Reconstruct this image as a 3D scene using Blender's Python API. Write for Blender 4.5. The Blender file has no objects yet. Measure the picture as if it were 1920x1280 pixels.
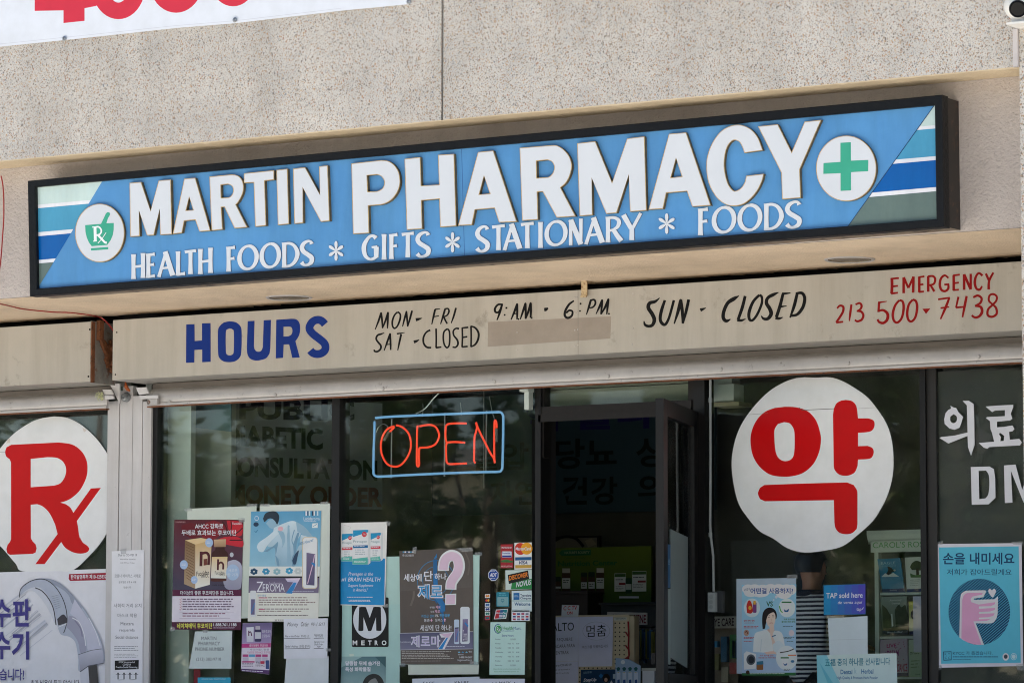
import bpy, bmesh, math, random
from mathutils import Vector, Matrix
from mathutils.geometry import tessellate_polygon
S = bpy.context.scene
COL = S.collection
rnd = random.Random(7)
# ------------------------------------------------------------------ camera
F_PX, YAW, PIT, ROLL = 7503.0, math.radians(31.617), math.radians(5.4957), math.radians(.0819)
CAM = Vector((11.5, -18.2, .5))
_f = Vector((-math.sin(YAW)*math.cos(PIT), math.cos(YAW)*math.cos(PIT), math.sin(PIT)))
_r0 = Vector((math.cos(YAW), math.sin(YAW), 0)); _u0 = _r0.cross(_f)
CR = math.cos(ROLL)*_r0 + math.sin(ROLL)*_u0
CU = -math.sin(ROLL)*_r0 + math.cos(ROLL)*_u0
CF = _f
cd = bpy.data.cameras.new('camera'); cam = bpy.data.objects.new('camera', cd); COL.objects.link(cam)
cd.sensor_width = 36; cd.lens = F_PX/1920*36; cd.clip_start = .1; cd.clip_end = 3000
M3 = Matrix((CR, CU, -CF)).transposed()
cam.matrix_world = Matrix.Translation(CAM) @ M3.to_4x4()
S.camera = cam
# ------------------------------------------------------------------ sky, sun, exposure
SUN_EL, SUN_AZ = math.radians(70), math.radians(25)     # sun behind the building, the front is in open shade
w = bpy.data.worlds.new('World'); S.world = w; w.use_nodes = True
nt = w.node_tree; sky = nt.nodes.new('ShaderNodeTexSky'); sky.sky_type = 'NISHITA'; sky.sun_disc = False
sky.sun_elevation = SUN_EL; sky.sun_rotation = SUN_AZ; sky.air_density = 1.0; sky.dust_density = 1.0; sky.ozone_density = .6
bg = nt.nodes['Background']; bg.inputs['Strength'].default_value = .052
nt.links.new(sky.outputs[0], bg.inputs[0])
sl = bpy.data.lights.new('sun', 'SUN'); sl.energy = 5.0; sl.angle = math.radians(.5); sl.color = (1, .965, .905)
so = bpy.data.objects.new('sun', sl); COL.objects.link(so)
sd = Vector((math.sin(SUN_AZ)*math.cos(SUN_EL), math.cos(SUN_AZ)*math.cos(SUN_EL), math.sin(SUN_EL)))
so.rotation_euler = sd.to_track_quat('Z', 'Y').to_euler(); so.location = (0, 20, 30)
S.view_settings.view_transform = 'Standard'; S.view_settings.look = 'None'
S.view_settings.gamma = 1; S.view_settings.exposure = 1.79
S.cycles.pixel_filter_type = 'BLACKMAN_HARRIS'; S.cycles.filter_width = 1.05
S.cycles.use_denoising = True; S.cycles.denoising_prefilter = 'ACCURATE'
S.cycles.max_bounces = 10; S.cycles.transparent_max_bounces = 16
# ------------------------------------------------------------------ photo point -> place on a real plane
def ray(px, py): return CR*((px-960)/F_PX) - CU*((py-640)/F_PX) + CF
def at(px, py, Y):
    d = ray(px, py); return CAM + d*((Y-CAM.y)/d.y)
def onplane(px, py, p0, n):
    d = ray(px, py); return CAM + d*((p0-CAM).dot(n)/d.dot(n))
def onz(px, py, Z):
    d = ray(px, py); return CAM + d*((Z-CAM.z)/d.z)
# ------------------------------------------------------------------ helpers
def lin(c):
    r = []
    for v in c[:3]:
        v /= 255.; r.append(v/12.92 if v <= .04045 else ((v+.055)/1.055)**2.4)
    return r
def tag(o, label=None, cat=None, group=None, kind=None):
    if label: o['label'] = label
    if cat: o['category'] = cat
    if group: o['group'] = group
    if kind: o['kind'] = kind
    return o
def empty(name, loc, label=None, cat=None, group=None):
    o = bpy.data.objects.new(name, None); COL.objects.link(o); o.location = loc
    return tag(o, label, cat, group)
def link(name, me, mats, parent=None):
    o = bpy.data.objects.new(name, me); COL.objects.link(o)
    for m in (mats if isinstance(mats, (list, tuple)) else [mats]): me.materials.append(m)
    if parent:
        o.parent = parent; o.matrix_parent_inverse = Matrix.Translation(-parent.location)
    return o
def mesh(name, vs, fs, mats, parent=None, mi=None, smooth=False):
    me = bpy.data.meshes.new(name); me.from_pydata([tuple(v) for v in vs], [], fs); me.update()
    if mi:
        for p, i in zip(me.polygons, mi): p.material_index = i
    if smooth:
        for p in me.polygons: p.use_smooth = True
    return link(name, me, mats, parent)
class MB:
    def __init__(s): s.v = []; s.f = []; s.m = []
    def add(s, vs, fs, mi=0):
        b = len(s.v); s.v += [Vector(v) for v in vs]; s.f += [[i+b for i in f] for f in fs]; s.m += [mi]*len(fs); return s
    def box(s, x0, x1, y0, y1, z0, z1, mi=0):
        return s.add([(x0,y0,z0),(x1,y0,z0),(x1,y1,z0),(x0,y1,z0),(x0,y0,z1),(x1,y0,z1),(x1,y1,z1),(x0,y1,z1)],
                     [(0,3,2,1),(4,5,6,7),(0,1,5,4),(1,2,6,5),(2,3,7,6),(3,0,4,7)], mi)
    def prism(s, front, back, mi=0, mis=None):
        n = len(front)
        s.add(list(front)+list(back), [], mi); b = len(s.v)-2*n
        tri = tessellate_polygon([[Vector((v.x, v.z, 0)) for v in map(Vector, front)]])
        s.f += [[b+i for i in t] for t in tri]; s.m += [mi]*len(tri)
        s.f += [[b+n+i for i in t[::-1]] for t in tri]; s.m += [mi]*len(tri)
        k = mi if mis is None else mis
        s.f += [[b+i, b+(i+1) % n, b+n+(i+1) % n, b+n+i] for i in range(n)]; s.m += [k]*n
        return s
    def tube(s, pts, r, n=8, mi=0, closed=False):
        pts = [Vector(p) for p in pts]; rings = []; m = len(pts)
        up = Vector((0, 1, 0.13)).normalized()
        for i, p in enumerate(pts):
            a = pts[i-1] if (i or closed) else p; b = pts[(i+1) % m] if (i < m-1 or closed) else p
            t = (b-a).normalized(); x = t.cross(up)
            x = t.cross(Vector((1, 0, 0))) if x.length < 1e-3 else x
            x.normalize(); y = t.cross(x); rr = r[i] if isinstance(r, (list, tuple)) else r
            rings.append([p + (x*math.cos(2*math.pi*k/n) + y*math.sin(2*math.pi*k/n))*rr for k in range(n)])
        vs = [v for q in rings for v in q]; fs = []
        for i in range(m if closed else m-1):
            j = (i+1) % m
            fs += [(i*n+k, i*n+(k+1) % n, j*n+(k+1) % n, j*n+k) for k in range(n)]
        if not closed: fs += [tuple(range(n))[::-1], tuple((m-1)*n+k for k in range(n))]
        return s.add(vs, fs, mi)
    def lathe(s, c, axis, prof, n=24, mi=0):
        axis = Vector(axis).normalized(); x = axis.orthogonal().normalized(); y = axis.cross(x); c = Vector(c)
        vs = []; fs = []
        for (r, h) in prof:
            vs += [c + axis*h + (x*math.cos(2*math.pi*k/n)+y*math.sin(2*math.pi*k/n))*r for k in range(n)]
        for i in range(len(prof)-1):
            fs += [(i*n+k, i*n+(k+1) % n, (i+1)*n+(k+1) % n, (i+1)*n+k) for k in range(n)]
        return s.add(vs, fs, mi)
    def build(s, name, mats, parent=None, smooth=False):
        o = mesh(name, s.v, s.f, mats, parent, s.m)
        bm = bmesh.new(); bm.from_mesh(o.data); bmesh.ops.recalc_face_normals(bm, faces=bm.faces); bm.to_mesh(o.data); bm.free()
        if smooth:
            for p in o.data.polygons: p.use_smooth = True
            o.data.set_sharp_from_angle(angle=math.radians(40))
        return o
# ------------------------------------------------------------------ materials
def nmat(name):
    m = bpy.data.materials.new(name); m.use_nodes = True
    return m, m.node_tree, m.node_tree.nodes['Principled BSDF']
def tex(nt, kind, scale, **kw):
    t = nt.nodes.new('ShaderNodeTex'+kind); t.inputs['Scale'].default_value = scale
    for k, v in kw.items():
        if k in t.inputs.keys(): t.inputs[k].default_value = v
        else: setattr(t, k, v)
    if 'co' not in nt.nodes:
        c = nt.nodes.new('ShaderNodeTexCoord'); c.name = 'co'
    nt.links.new(nt.nodes['co'].outputs['Object'], t.inputs['Vector']); return t
def ramp(nt, src, stops):
    r = nt.nodes.new('ShaderNodeValToRGB'); e = r.color_ramp.elements
    while len(e) < len(stops): e.new(.5)
    for x, (p, c) in zip(e, stops):
        x.position = p; x.color = (*c, 1) if len(c) == 3 else c
    nt.links.new(src, r.inputs[0]); return r
def bump(nt, b, src, strength, dist):
    n = nt.nodes.new('ShaderNodeBump'); n.inputs['Strength'].default_value = strength; n.inputs['Distance'].default_value = dist
    nt.links.new(src, n.inputs['Height']); nt.links.new(n.outputs[0], b.inputs['Normal']); return n
def mixc(nt, fac, a, b, mode='MIX'):
    m = nt.nodes.new('ShaderNodeMix'); m.data_type = 'RGBA'; m.blend_type = mode
    for sock, v in ((m.inputs[0], fac), (m.inputs[6], a), (m.inputs[7], b)):
        if hasattr(v, 'is_output'): nt.links.new(v, sock)
        elif isinstance(v, (int, float)): sock.default_value = v
        else: sock.default_value = (*v[:3], 1)
    return m.outputs[2]
def streaks(nt, src, k, sc=(7., 7., .55)):
    t = tex(nt, 'Noise', 1., Detail=7., Roughness=.7); mp = nt.nodes.new('ShaderNodeMapping'); mp.inputs['Scale'].default_value = sc
    nt.links.new(nt.nodes['co'].outputs['Object'], mp.inputs[0]); nt.links.new(mp.outputs[0], t.inputs['Vector'])
    r = ramp(nt, t.outputs['Fac'], [(.34, (1-k, 1-k*1.08, 1-k*1.2)), (.58, (1, 1, 1))])
    return mixc(nt, 1., src, r.outputs[0], 'MULTIPLY')
def simple(name, c, rough=.5, metal=0., spec=.5, var=.12, scale=6., dirt=None, bs=0, bsc=60, bd=.004, coat=0, streak=0):
    """plain paint-like surface with slow colour wear, optional second dirt colour and fine bump"""
    m, nt, b = nmat(name); b.inputs['Roughness'].default_value = rough; b.inputs['Metallic'].default_value = metal
    b.inputs['Specular IOR Level'].default_value = spec; b.inputs['Coat Weight'].default_value = coat
    c = lin(c); n = tex(nt, 'Noise', scale, Detail=6., Roughness=.65)
    r = ramp(nt, n.outputs['Fac'], [(.3, [x*(1-var) for x in c]), (.7, [min(1, x*(1+var)) for x in c])]); out = r.outputs[0]
    if dirt:
        n2 = tex(nt, 'Noise', scale*dirt[2], Detail=8., Roughness=.75)
        r2 = ramp(nt, n2.outputs['Fac'], [(dirt[1], (0, 0, 0)), (min(1, dirt[1]+.12), (1, 1, 1))])
        out = mixc(nt, r2.outputs[0], out, lin(dirt[0]))
    if streak: out = streaks(nt, out, streak)
    nt.links.new(out, b.inputs['Base Color'])
    if bs:
        n3 = tex(nt, 'Noise', bsc, Detail=4.); bump(nt, b, n3.outputs['Fac'], bs, bd)
    return m
def aggregate():
    m, nt, b = nmat('exposed_aggregate'); b.inputs['Roughness'].default_value = .8; b.inputs['Specular IOR Level'].default_value = .3
    warp = tex(nt, 'Noise', 30., Detail=2.)
    def pebbles(scale, lo, hi, smooth):
        v = tex(nt, 'Voronoi', scale, Randomness=1.)
        mp = nt.nodes.new('ShaderNodeMapping'); mp.inputs['Scale'].default_value = (1.15, 1, 1); mp.inputs['Location'].default_value = (scale*.37, 0, scale*.11)
        wv = nt.nodes.new('ShaderNodeMix'); wv.data_type = 'VECTOR'; wv.inputs[0].default_value = .003
        nt.links.new(nt.nodes['co'].outputs['Object'], wv.inputs[4]); nt.links.new(warp.outputs['Color'], wv.inputs[5])
        nt.links.new(wv.outputs[1], mp.inputs[0]); nt.links.new(mp.outputs[0], v.inputs['Vector'])
        sep = nt.nodes.new('ShaderNodeSeparateColor'); nt.links.new(v.outputs['Color'], sep.inputs[0])
        th = nt.nodes.new('ShaderNodeMath'); th.operation = 'MULTIPLY_ADD'; th.inputs[1].default_value = hi-lo; th.inputs[2].default_value = lo
        nt.links.new(sep.outputs[1], th.inputs[0])
        d = nt.nodes.new('ShaderNodeMath'); d.operation = 'SUBTRACT'; nt.links.new(th.outputs[0], d.inputs[0]); nt.links.new(v.outputs['Distance'], d.inputs[1])
        k = nt.nodes.new('ShaderNodeMath'); k.operation = 'MULTIPLY_ADD'; k.use_clamp = True; k.inputs[1].default_value = 7; k.inputs[2].default_value = .3
        nt.links.new(d.outputs[0], k.inputs[0])
        cr = ramp(nt, sep.outputs[0], [(0, lin((84, 72, 62))), (.12, lin((140, 112, 86))), (.3, lin((168, 124, 80))), (.44, lin((136, 136, 138))),
             (.55, lin((186, 160, 128))), (.68, lin((108, 96, 84))), (.8, lin((160, 160, 158))), (.9, lin((150, 96, 66))), (.96, lin((100, 108, 122))), (1, lin((196, 186, 170)))])
        cr.color_ramp.interpolation = 'CONSTANT'
        return k.outputs[0], mixc(nt, .2, cr.outputs[0], lin((205, 198, 188)))
    n = tex(nt, 'Noise', 2.5, Detail=8., Roughness=.7)
    base = ramp(nt, n.outputs['Fac'], [(.3, lin((184, 180, 175))), (.7, lin((216, 209, 200)))]).outputs[0]
    f1, c1 = pebbles(92., .18, .58, 1); f2, c2 = pebbles(150., .18, .6, 1)
    o = mixc(nt, f2, base, c2); o = mixc(nt, f1, o, c1)
    o = streaks(nt, o, .13, (1.6, 1.6, .35)); nt.links.new(o, b.inputs['Base Color'])
    ad = nt.nodes.new('ShaderNodeMath'); ad.operation = 'ADD'; nt.links.new(f1, ad.inputs[0]); nt.links.new(f2, ad.inputs[1])
    bump(nt, b, ad.outputs[0], .18, .003)
    return m
def stucco(name, c, scale=55., strength=.9, dist=.012):
    m, nt, b = nmat(name); b.inputs['Roughness'].default_value = .9; b.inputs['Specular IOR Level'].default_value = .2
    n = tex(nt, 'Noise', scale, Detail=4., Roughness=.55); n2 = tex(nt, 'Noise', 1.7, Detail=7., Roughness=.7)
    cc = lin(c); r = ramp(nt, n2.outputs['Fac'], [(.3, [x*.88 for x in cc]), (.7, [x*1.06 for x in cc])])
    nt.links.new(streaks(nt, r.outputs[0], .14, (2.2, 2.2, .5)), b.inputs['Base Color']); bump(nt, b, n.outputs['Fac'], strength, dist); return m
def printed(name, rough=.45, coat=0., wrinkle=.15):
    m, nt, b = nmat(name); b.inputs['Roughness'].default_value = rough; b.inputs['Coat Weight'].default_value = coat; b.inputs['Coat Roughness'].default_value = .15
    b.inputs['Specular IOR Level'].default_value = .2
    a = nt.nodes.new('ShaderNodeAttribute'); a.attribute_name = 'Col'
    n = tex(nt, 'Noise', 9., Detail=6., Roughness=.6); r = ramp(nt, n.outputs['Fac'], [(.3, (.93, .93, .92)), (.65, (1, 1, 1))])
    nt.links.new(mixc(nt, 1., a.outputs['Color'], r.outputs[0], 'MULTIPLY'), b.inputs['Base Color'])
    if wrinkle:
        n2 = tex(nt, 'Noise', 7., Detail=3.); bump(nt, b, n2.outputs['Fac'], wrinkle, .03)
    return m
def glass(name, tint=(.93, .97, .95), boost=1.):
    m, nt, b = nmat(name); nt.nodes.remove(b)
    tr = nt.nodes.new('ShaderNodeBsdfTransparent'); tr.inputs[0].default_value = (*tint, 1)
    gl = nt.nodes.new('ShaderNodeBsdfGlossy'); gl.inputs['Roughness'].default_value = .015
    df = nt.nodes.new('ShaderNodeBsdfDiffuse'); df.inputs[0].default_value = (.5, .5, .48, 1)
    fr = nt.nodes.new('ShaderNodeFresnel'); fr.inputs[0].default_value = 1.5*boost
    mx = nt.nodes.new('ShaderNodeMixShader'); nt.links.new(fr.outputs[0], mx.inputs[0]); nt.links.new(tr.outputs[0], mx.inputs[1]); nt.links.new(gl.outputs[0], mx.inputs[2])
    n = tex(nt, 'Noise', 3., Detail=8., Roughness=.75); r = ramp(nt, n.outputs['Fac'], [(.45, (0, 0, 0)), (.95, (.05, .05, .05))])
    m2 = nt.nodes.new('ShaderNodeMixShader'); nt.links.new(r.outputs[0], m2.inputs[0]); nt.links.new(mx.outputs[0], m2.inputs[1]); nt.links.new(df.outputs[0], m2.inputs[2])
    nt.links.new(m2.outputs[0], nt.nodes['Material Output'].inputs['Surface']); return m
M = dict(
    agg=aggregate(), stucco=stucco('stucco', (194, 182, 174), 60., .8, .014), soffit=stucco('soffit_stucco', (238, 213, 183), 80., .7, .01),
    lip=stucco('lip_concrete', (212, 192, 162), 65., .7, .012),
    joint=simple('joint_sealant', (120, 118, 115), .8), black=simple('black_paint', (10, 11, 14), .5, spec=.25, var=.25, scale=14, bs=.5, bsc=45, bd=.006),
    cab=simple('dark_cabinet', (45, 40, 36), .6, dirt=((90, 62, 45), .55, 2.)), under=simple('cabinet_underside', (128, 112, 95), .7, dirt=((50, 40, 36), .52, 1.5)),
    white=simple('white_acrylic', (211, 213, 217), .35, var=.03, scale=3), gold=simple('bronze_trim', (196, 164, 112), .4, metal=.2, var=.2, scale=30), goldside=simple('bronze_return', (104, 88, 58), .45, metal=.2, var=.3, scale=30),
    housing=simple('housing_enamel', (177, 171, 161), .5, var=.05, scale=3, dirt=((144, 138, 128), .6, 1.5), streak=.13), patch=simple('overpaint', (152, 141, 130), .55, var=.07, scale=9, streak=.05),
    metal=simple('shutter_metal', (190, 184, 180), .42, streak=.0, metal=.25, var=.1, scale=8, dirt=((120, 110, 104), .6, 3.)),
    pillar=simple('pillar_paint', (208, 204, 203), .5, var=.06, scale=5, streak=.12, dirt=((150, 144, 140), .62, 4.)),
    rust=simple('rust', (120, 72, 42), .8, var=.4, scale=20, dirt=((70, 44, 30), .5, 2.), bs=.4), rusty=simple('rusty_steel', (132, 128, 122), .6, metal=.1, var=.25, scale=15, dirt=((112, 64, 34), .53, 1.2)),
    green=simple('old_green_paint', (78, 92, 76), .6, var=.2, scale=12), bronze=simple('bronze_frame', (22, 21, 21), .45, spec=.3, var=.15, scale=9, dirt=((48, 41, 36), .62, 3.)),
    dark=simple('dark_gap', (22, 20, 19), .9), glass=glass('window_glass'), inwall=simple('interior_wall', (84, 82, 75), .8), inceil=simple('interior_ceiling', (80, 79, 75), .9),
    infloor=simple('interior_floor', (90, 82, 74), .6), steel=simple('zinc_steel', (165, 168, 170), .3, metal=.8, var=.1),
    plastic=simple('white_plastic', (225, 222, 216), .35, var=.03), lens=simple('lens_black', (12, 11, 10), .5, spec=.2), redwire=simple('red_wire', (150, 30, 25), .5),
    pale=simple('pale_partition', (232, 238, 232), .5, var=.06, scale=2), teal=simple('teal_partition', (112, 146, 158), .4, var=.06, scale=2),
    grey=simple('grey_partition', (186, 188, 180), .5, var=.06, scale=2), gray_pipe=simple('painted_conduit', (150, 156, 156), .45),
    print=printed('printed_paper'), gloss=printed('glossy_print', .3, .6, .35), vinyl=printed('vinyl_print', .3, .2, .05), dull=printed('painted_board', .6, 0, 0),
)
# ------------------------------------------------------------------ the building
ZL = 3.785      # underside of the concrete fascia
ZS = 3.012      # soffit
YG = 1.6        # shop window glass
XC = at(1915.5, 300, 0).x    # left edge of the right-hand concrete column
XL = -8.0
B = empty('strip_mall_building', (0, 3, 0), 'single-storey strip mall building with pebbled concrete fascia above the pharmacy shopfront', 'building')
xj = at(829.3, 115, 0).x
MB().box(XL, xj-.007, 0, .2, ZL+.006, 6.2).build('fascia_panel', M['agg'], B)
MB().box(xj+.007, XC+.6, 0, .2, ZL+.006, 6.2).build('fascia_panel', M['agg'], B)
MB().box(xj-.007, xj+.007, .012, .1, ZL+.02, 6.2).build('panel_joint', M['joint'], B)
lip = MB(); n = 420; fr = []
for i in range(n+1):
    x = XL+(XC-XL)*i/n; j = rnd.gauss(0, .0022) + .004*math.sin(x*2.3)*math.sin(x*5.1)
    if rnd.random() < .03: j -= rnd.uniform(.004, .012)
    fr.append((x, j))
vs = []
for x, j in fr: vs += [(x, .003, ZL+.006), (x, .003, ZL+j*.4), (x, .235+j, ZL+min(0, j)*.6), (x, .235+j*.3, ZL+.006)]
lip.add(vs, [(i*4+k, (i+1)*4+k, (i+1)*4+k+1, i*4+k+1) for i in range(n) for k in range(3)])
lip.build('fascia_underside', M['lip'], B)
MB().box(XL, XC+.5, .24, .42, ZS, ZL+.4).build('stucco_wall', M['stucco'], B)
sf = MB(); n = 300; vs = []
for i in range(n+1):
    x = XL+(XC+.5-XL)*i/n; y = 1.36+rnd.gauss(0, .012)
    vs += [(x, .242, ZS-.002), (x, y, ZS-.002), (x, y, ZS+.03), (x, .242, ZS+.03)]
sf.add(vs, [(i*4+k, (i+1)*4+k, (i+1)*4+k+1, i*4+k+1) for i in range(n) for k in range(3)]); sf.build('soffit', M['soffit'], B)
MB().box(XL, XC+.5, 1.56, 1.75, 2.78, 3.4).box(XL, XC+.5, .43, 1.555, 3.3, 3.4).build('bulkhead', M['dark'], B)
MB().box(XC, XC+.6, -.014, 1.75, -.05, 6.2).build('column', M['agg'], B)
MB().box(XL, XC+6, .3, 12, 6.0, 6.19).build('roof', M['joint'], B)
MB().box(XC+.6, XC+6, 0, .2, -.05, 6.2).build('side_wall', M['agg'], B)
MB().box(XL-6, XL, 0, .2, -.05, 6.2).build('side_wall', M['agg'], B)
wl = MB(); wl.box(XL-6, XC+6, 12, 12.2, -.05, 6.2).box(XL-6.2, XL-6, 0, 12.2, -.05, 6.2).box(XC+6, XC+6.2, 0, 12.2, -.05, 6.2).box(XL-6, XC+6, .3, 12, 5.95, 5.99)
wl.build('outer_wall', M['stucco'], B)
# interior of the shop
XP = at(287, 900, 1.7).x
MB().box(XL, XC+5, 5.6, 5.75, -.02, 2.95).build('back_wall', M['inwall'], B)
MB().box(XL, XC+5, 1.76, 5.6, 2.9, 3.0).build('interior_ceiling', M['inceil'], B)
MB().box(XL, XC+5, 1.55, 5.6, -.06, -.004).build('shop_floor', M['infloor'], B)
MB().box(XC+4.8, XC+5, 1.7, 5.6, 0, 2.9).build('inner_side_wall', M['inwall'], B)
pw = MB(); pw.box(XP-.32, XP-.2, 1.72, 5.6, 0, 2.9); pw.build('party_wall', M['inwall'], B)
# pale inner panels just behind the first pane
a = at(296, 900, 1.75).x; b2 = at(357, 900, 1.75).x; c2 = at(433, 900, 2.05).x
MB().box(a-.1, b2, 1.75, 1.8, .2, 2.85).build('inner_panel', M['pale'], B)
MB().box(at(350, 900, 2.05).x, c2, 2.05, 2.1, .2, 2.85).build('inner_panel', M['grey'], B)
q = [at(357, 745, 2.04), at(433, 745, 2.04), at(433, 809, 2.04), at(357, 800, 2.04)]
mb = MB(); mb.prism(q, [v+Vector((0, .008, 0)) for v in q]); mb.build('inner_panel_top', M['teal'], B)
# pillar between the two shop windows with the shutter guides
def xa(px, Y, py=1000): return at(px, py, Y).x
PY = 1.55
ztop = at(210, 752, PY).z
zpil = at(1919, 618.9, 1.2).z-.003
p = MB(); PB = 1.6
p.box(xa(199.5, PY), xa(221, PY)-.002, PY, PB, -.02, ztop); p.box(xa(246.5, PY)+.002, xa(265, PY)-.002, PY, PB, -.02, at(255, 742, PY).z); p.box(xa(265, PY)+.002, xa(281, PY), PY+.002, PB, -.02, at(275, 752, PY).z)
p.build('shutter_guide', M['pillar'], B)
MB().box(xa(221.5, PY)+.002, xa(246, PY)-.002, PY+.004, PB, -.02, zpil).build('pillar', M['pillar'], B)
# window frames (dark bronze aluminium) and glass
fm = MB(); zt = 2.77
def mull(px0, px1, y0=YG-.03, y1=YG+.08, z0=-.02, z1=zt): fm.box(xa(px0, y0), xa(px1, y0), y0, y1, z0, z1)
mull(281.5, 293); mull(621, 635.5); mull(1003, 1013.5); mull(1301, 1321.5); mull(1726, 1737)
fm.box(xa(293, YG), xa(1003, YG), YG-.02, YG+.07, -.02, .12); fm.box(xa(1321.5, YG), XC, YG-.02, YG+.07, -.02, .12)
fm.build('window_frame', M['bronze'], B)
fm = MB(); mull(1737.5, 1757, YG-.012); fm.build('mullion_cover', simple('grey_mullion', (46, 44, 42), .5, spec=.3, var=.15, dirt=((84, 79, 72), .64, 3.)), B)
fm = MB(); mull(1012.8, 1019.5, YG-.01, YG+.06, 2.05, zt); mull(1291, 1301, YG-.01, YG+.06, 2.05, zt)
zt1 = at(1150, 757, YG).z; zt0 = at(1150, 779, YG).z
fm.box(xa(1013.5, YG)+.001, xa(1301, YG)-.001, YG-.024, YG+.07, zt0, zt1)
fm.box(xa(1013.5, YG)+.001, xa(1301, YG)-.001, YG-.030, YG-.0245, zt0-.02, (zt0*2+zt1)/3)
fm.box(xa(1013.5, YG)+.001, xa(1301, YG)-.001, YG+.07, YG+.08, zt1, zt1+.004)
fm.build('door_frame', simple('door_bronze', (26, 22, 20), .55, spec=.3, var=.3, scale=25, dirt=((56, 40, 32), .6, 2.)), B)
MB().box(xa(1013.6, YG+.1), xa(1032, YG+.1), YG+.0, YG+.16, 0, zt0-.001).build('door_jamb', M['dark'], B)
def pane(px0, px1, Y=YG, z0=.12, z1=zt):
    return MB().box(xa(px0, Y)-.002, xa(px1, Y)+.002, Y, Y+.006, z0, z1).build('window_pane', M['glass'], B)
pane(-60, 200); pane(293, 621); pane(635.5, 1003); pane(1321.5, 1726); MB().box(xa(1757, YG)-.002, XC, YG, YG+.006, .12, zt).build('window_pane', M['glass'], B)
MB().box(xa(1019.5, YG), xa(1291, YG), YG+.02, YG+.026, zt1+.004, zt).build('transom_pane', M['glass'], B)
# roll of slatted blind behind the transom
sb = MB(); z = zt1+.01
sb.box(xa(1020, YG+.1), xa(1300, YG+.1), YG+.1, YG+.14, z, z+.095); sb.box(xa(1020, YG+.1), xa(1300, YG+.1), YG+.09, YG+.15, z+.1, z+.125)
for i in range(22):
    x = xa(1080, YG+.1)+i*.042; sb.box(x, x+.022, YG+.1, YG+.12, z+.126, z+.15)
sb.build('transom_louver', simple('transom_louver', (150, 150, 136), .5, var=.08), B)
# door leaf, standing open outwards
D = empty('door', tuple(at(1302, 1000, YG)*1.0), None, None); D.parent = B; D.matrix_parent_inverse = Matrix.Translation(-B.location); D.location.z = 0
D['label'] = 'narrow dark bronze glazed door leaf standing open outwards'
hx = at(1302, 1000, YG-.03); dv = Vector((math.sin(math.radians(18)), -math.cos(math.radians(18)), 0)); dn = Vector((-dv.y, dv.x, 0))*-1
DW = .98
def dbox(mb, s0, s1, n0, n1, z0, z1):
    o = Vector((hx.x, hx.y, 0)); vs = [o+dv*s+dn*nn+Vector((0, 0, z)) for z in (z0, z1) for s, nn in ((s0, n0), (s1, n0), (s1, n1), (s0, n1))]
    return mb.add(vs, [(0, 3, 2, 1), (4, 5, 6, 7), (0, 1, 5, 4), (1, 2, 6, 5), (2, 3, 7, 6), (3, 0, 4, 7)])
tip = Vector((hx.x, hx.y, 0))+dv*DW
zd = 0
for t in range(30):    # height of the leaf: its free top corner
    pass
def zat(px, py, X, Y):
    d = ray(px, py); return CAM.z + d.z*((Y-CAM.y)/d.y)
zd = zat(1222, 747, tip.x, tip.y)
dm = MB(); dbox(dm, 0, .11, -.022, .022, .02, zd); dbox(dm, DW-.11, DW, -.022, .022, .02, zd); dbox(dm, .111, DW-.111, -.022, .022, zd-.09, zd); dbox(dm, .111, DW-.111, -.022, .022, .02, .3); dbox(dm, .111, DW-.111, -.03, .03, .72, .79)
dm.build('door_leaf', M['bronze'], D)
gm = MB(); dbox(gm, .11, DW-.11, -.004, .004, .3, zd-.09); gm.build('door_glass', M['glass'], D)
hm = MB(); dbox(hm, .12, DW-.12, .05, .075, .84, .9); dbox(hm, .13, .15, .02, .05, .85, .89); dbox(hm, DW-.15, DW-.13, .02, .05, .85, .89); hm.build('handle', M['black'], D)
# gutter stub beside the door
q = at(988, 735, YG-.05); MB().box(q.x-.02, q.x+.035, YG-.1, YG-.03, q.z, q.z+.12).box(q.x, q.x+.03, YG-.08, YG-.032, at(990, 768, YG-.05).z, q.z-.001).build('cable_trunking', simple('trunking', (196, 204, 196), .5), B)
# ground
gy = [(-400, -1.1), (-60, -1.1), (-24, -1.1), (-9, -1.1), (-3.2, -.02), (6, -.02), (60, -.02), (400, -.02)]
xs = [-500, -60, -20, 0, 20, 60, 500]
gm = bpy.data.materials.new('asphalt')
g = MB(); vs = [(x, y, z-.04) for y, z in gy for x in xs]; nx = len(xs)
g.add(vs, [(j*nx+i, j*nx+i+1, (j+1)*nx+i+1, (j+1)*nx+i) for j in range(len(gy)-1) for i in range(nx-1)])
tag(g.build('ground', simple('ground_concrete', (208, 205, 198), .85, var=.08, scale=.5)), kind='structure')
tag(MB().box(-40, 40, -3.2, 1.54, -.05, -.012).build('pavement', simple('pavement_concrete', (214, 211, 204), .85, var=.08, scale=2)), kind='structure')
tag(MB().box(-200, 200, -20, -10.5, -1.139, -1.134).build('parking_lot', simple('lot_asphalt', (96, 94, 91), .85, scale=.7)), kind='structure')
tag(MB().box(-200, 200, -33, -20.5, -1.138, -1.128).build('road', simple('road_asphalt', (70, 70, 72), .85, scale=.7)), kind='structure')
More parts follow.
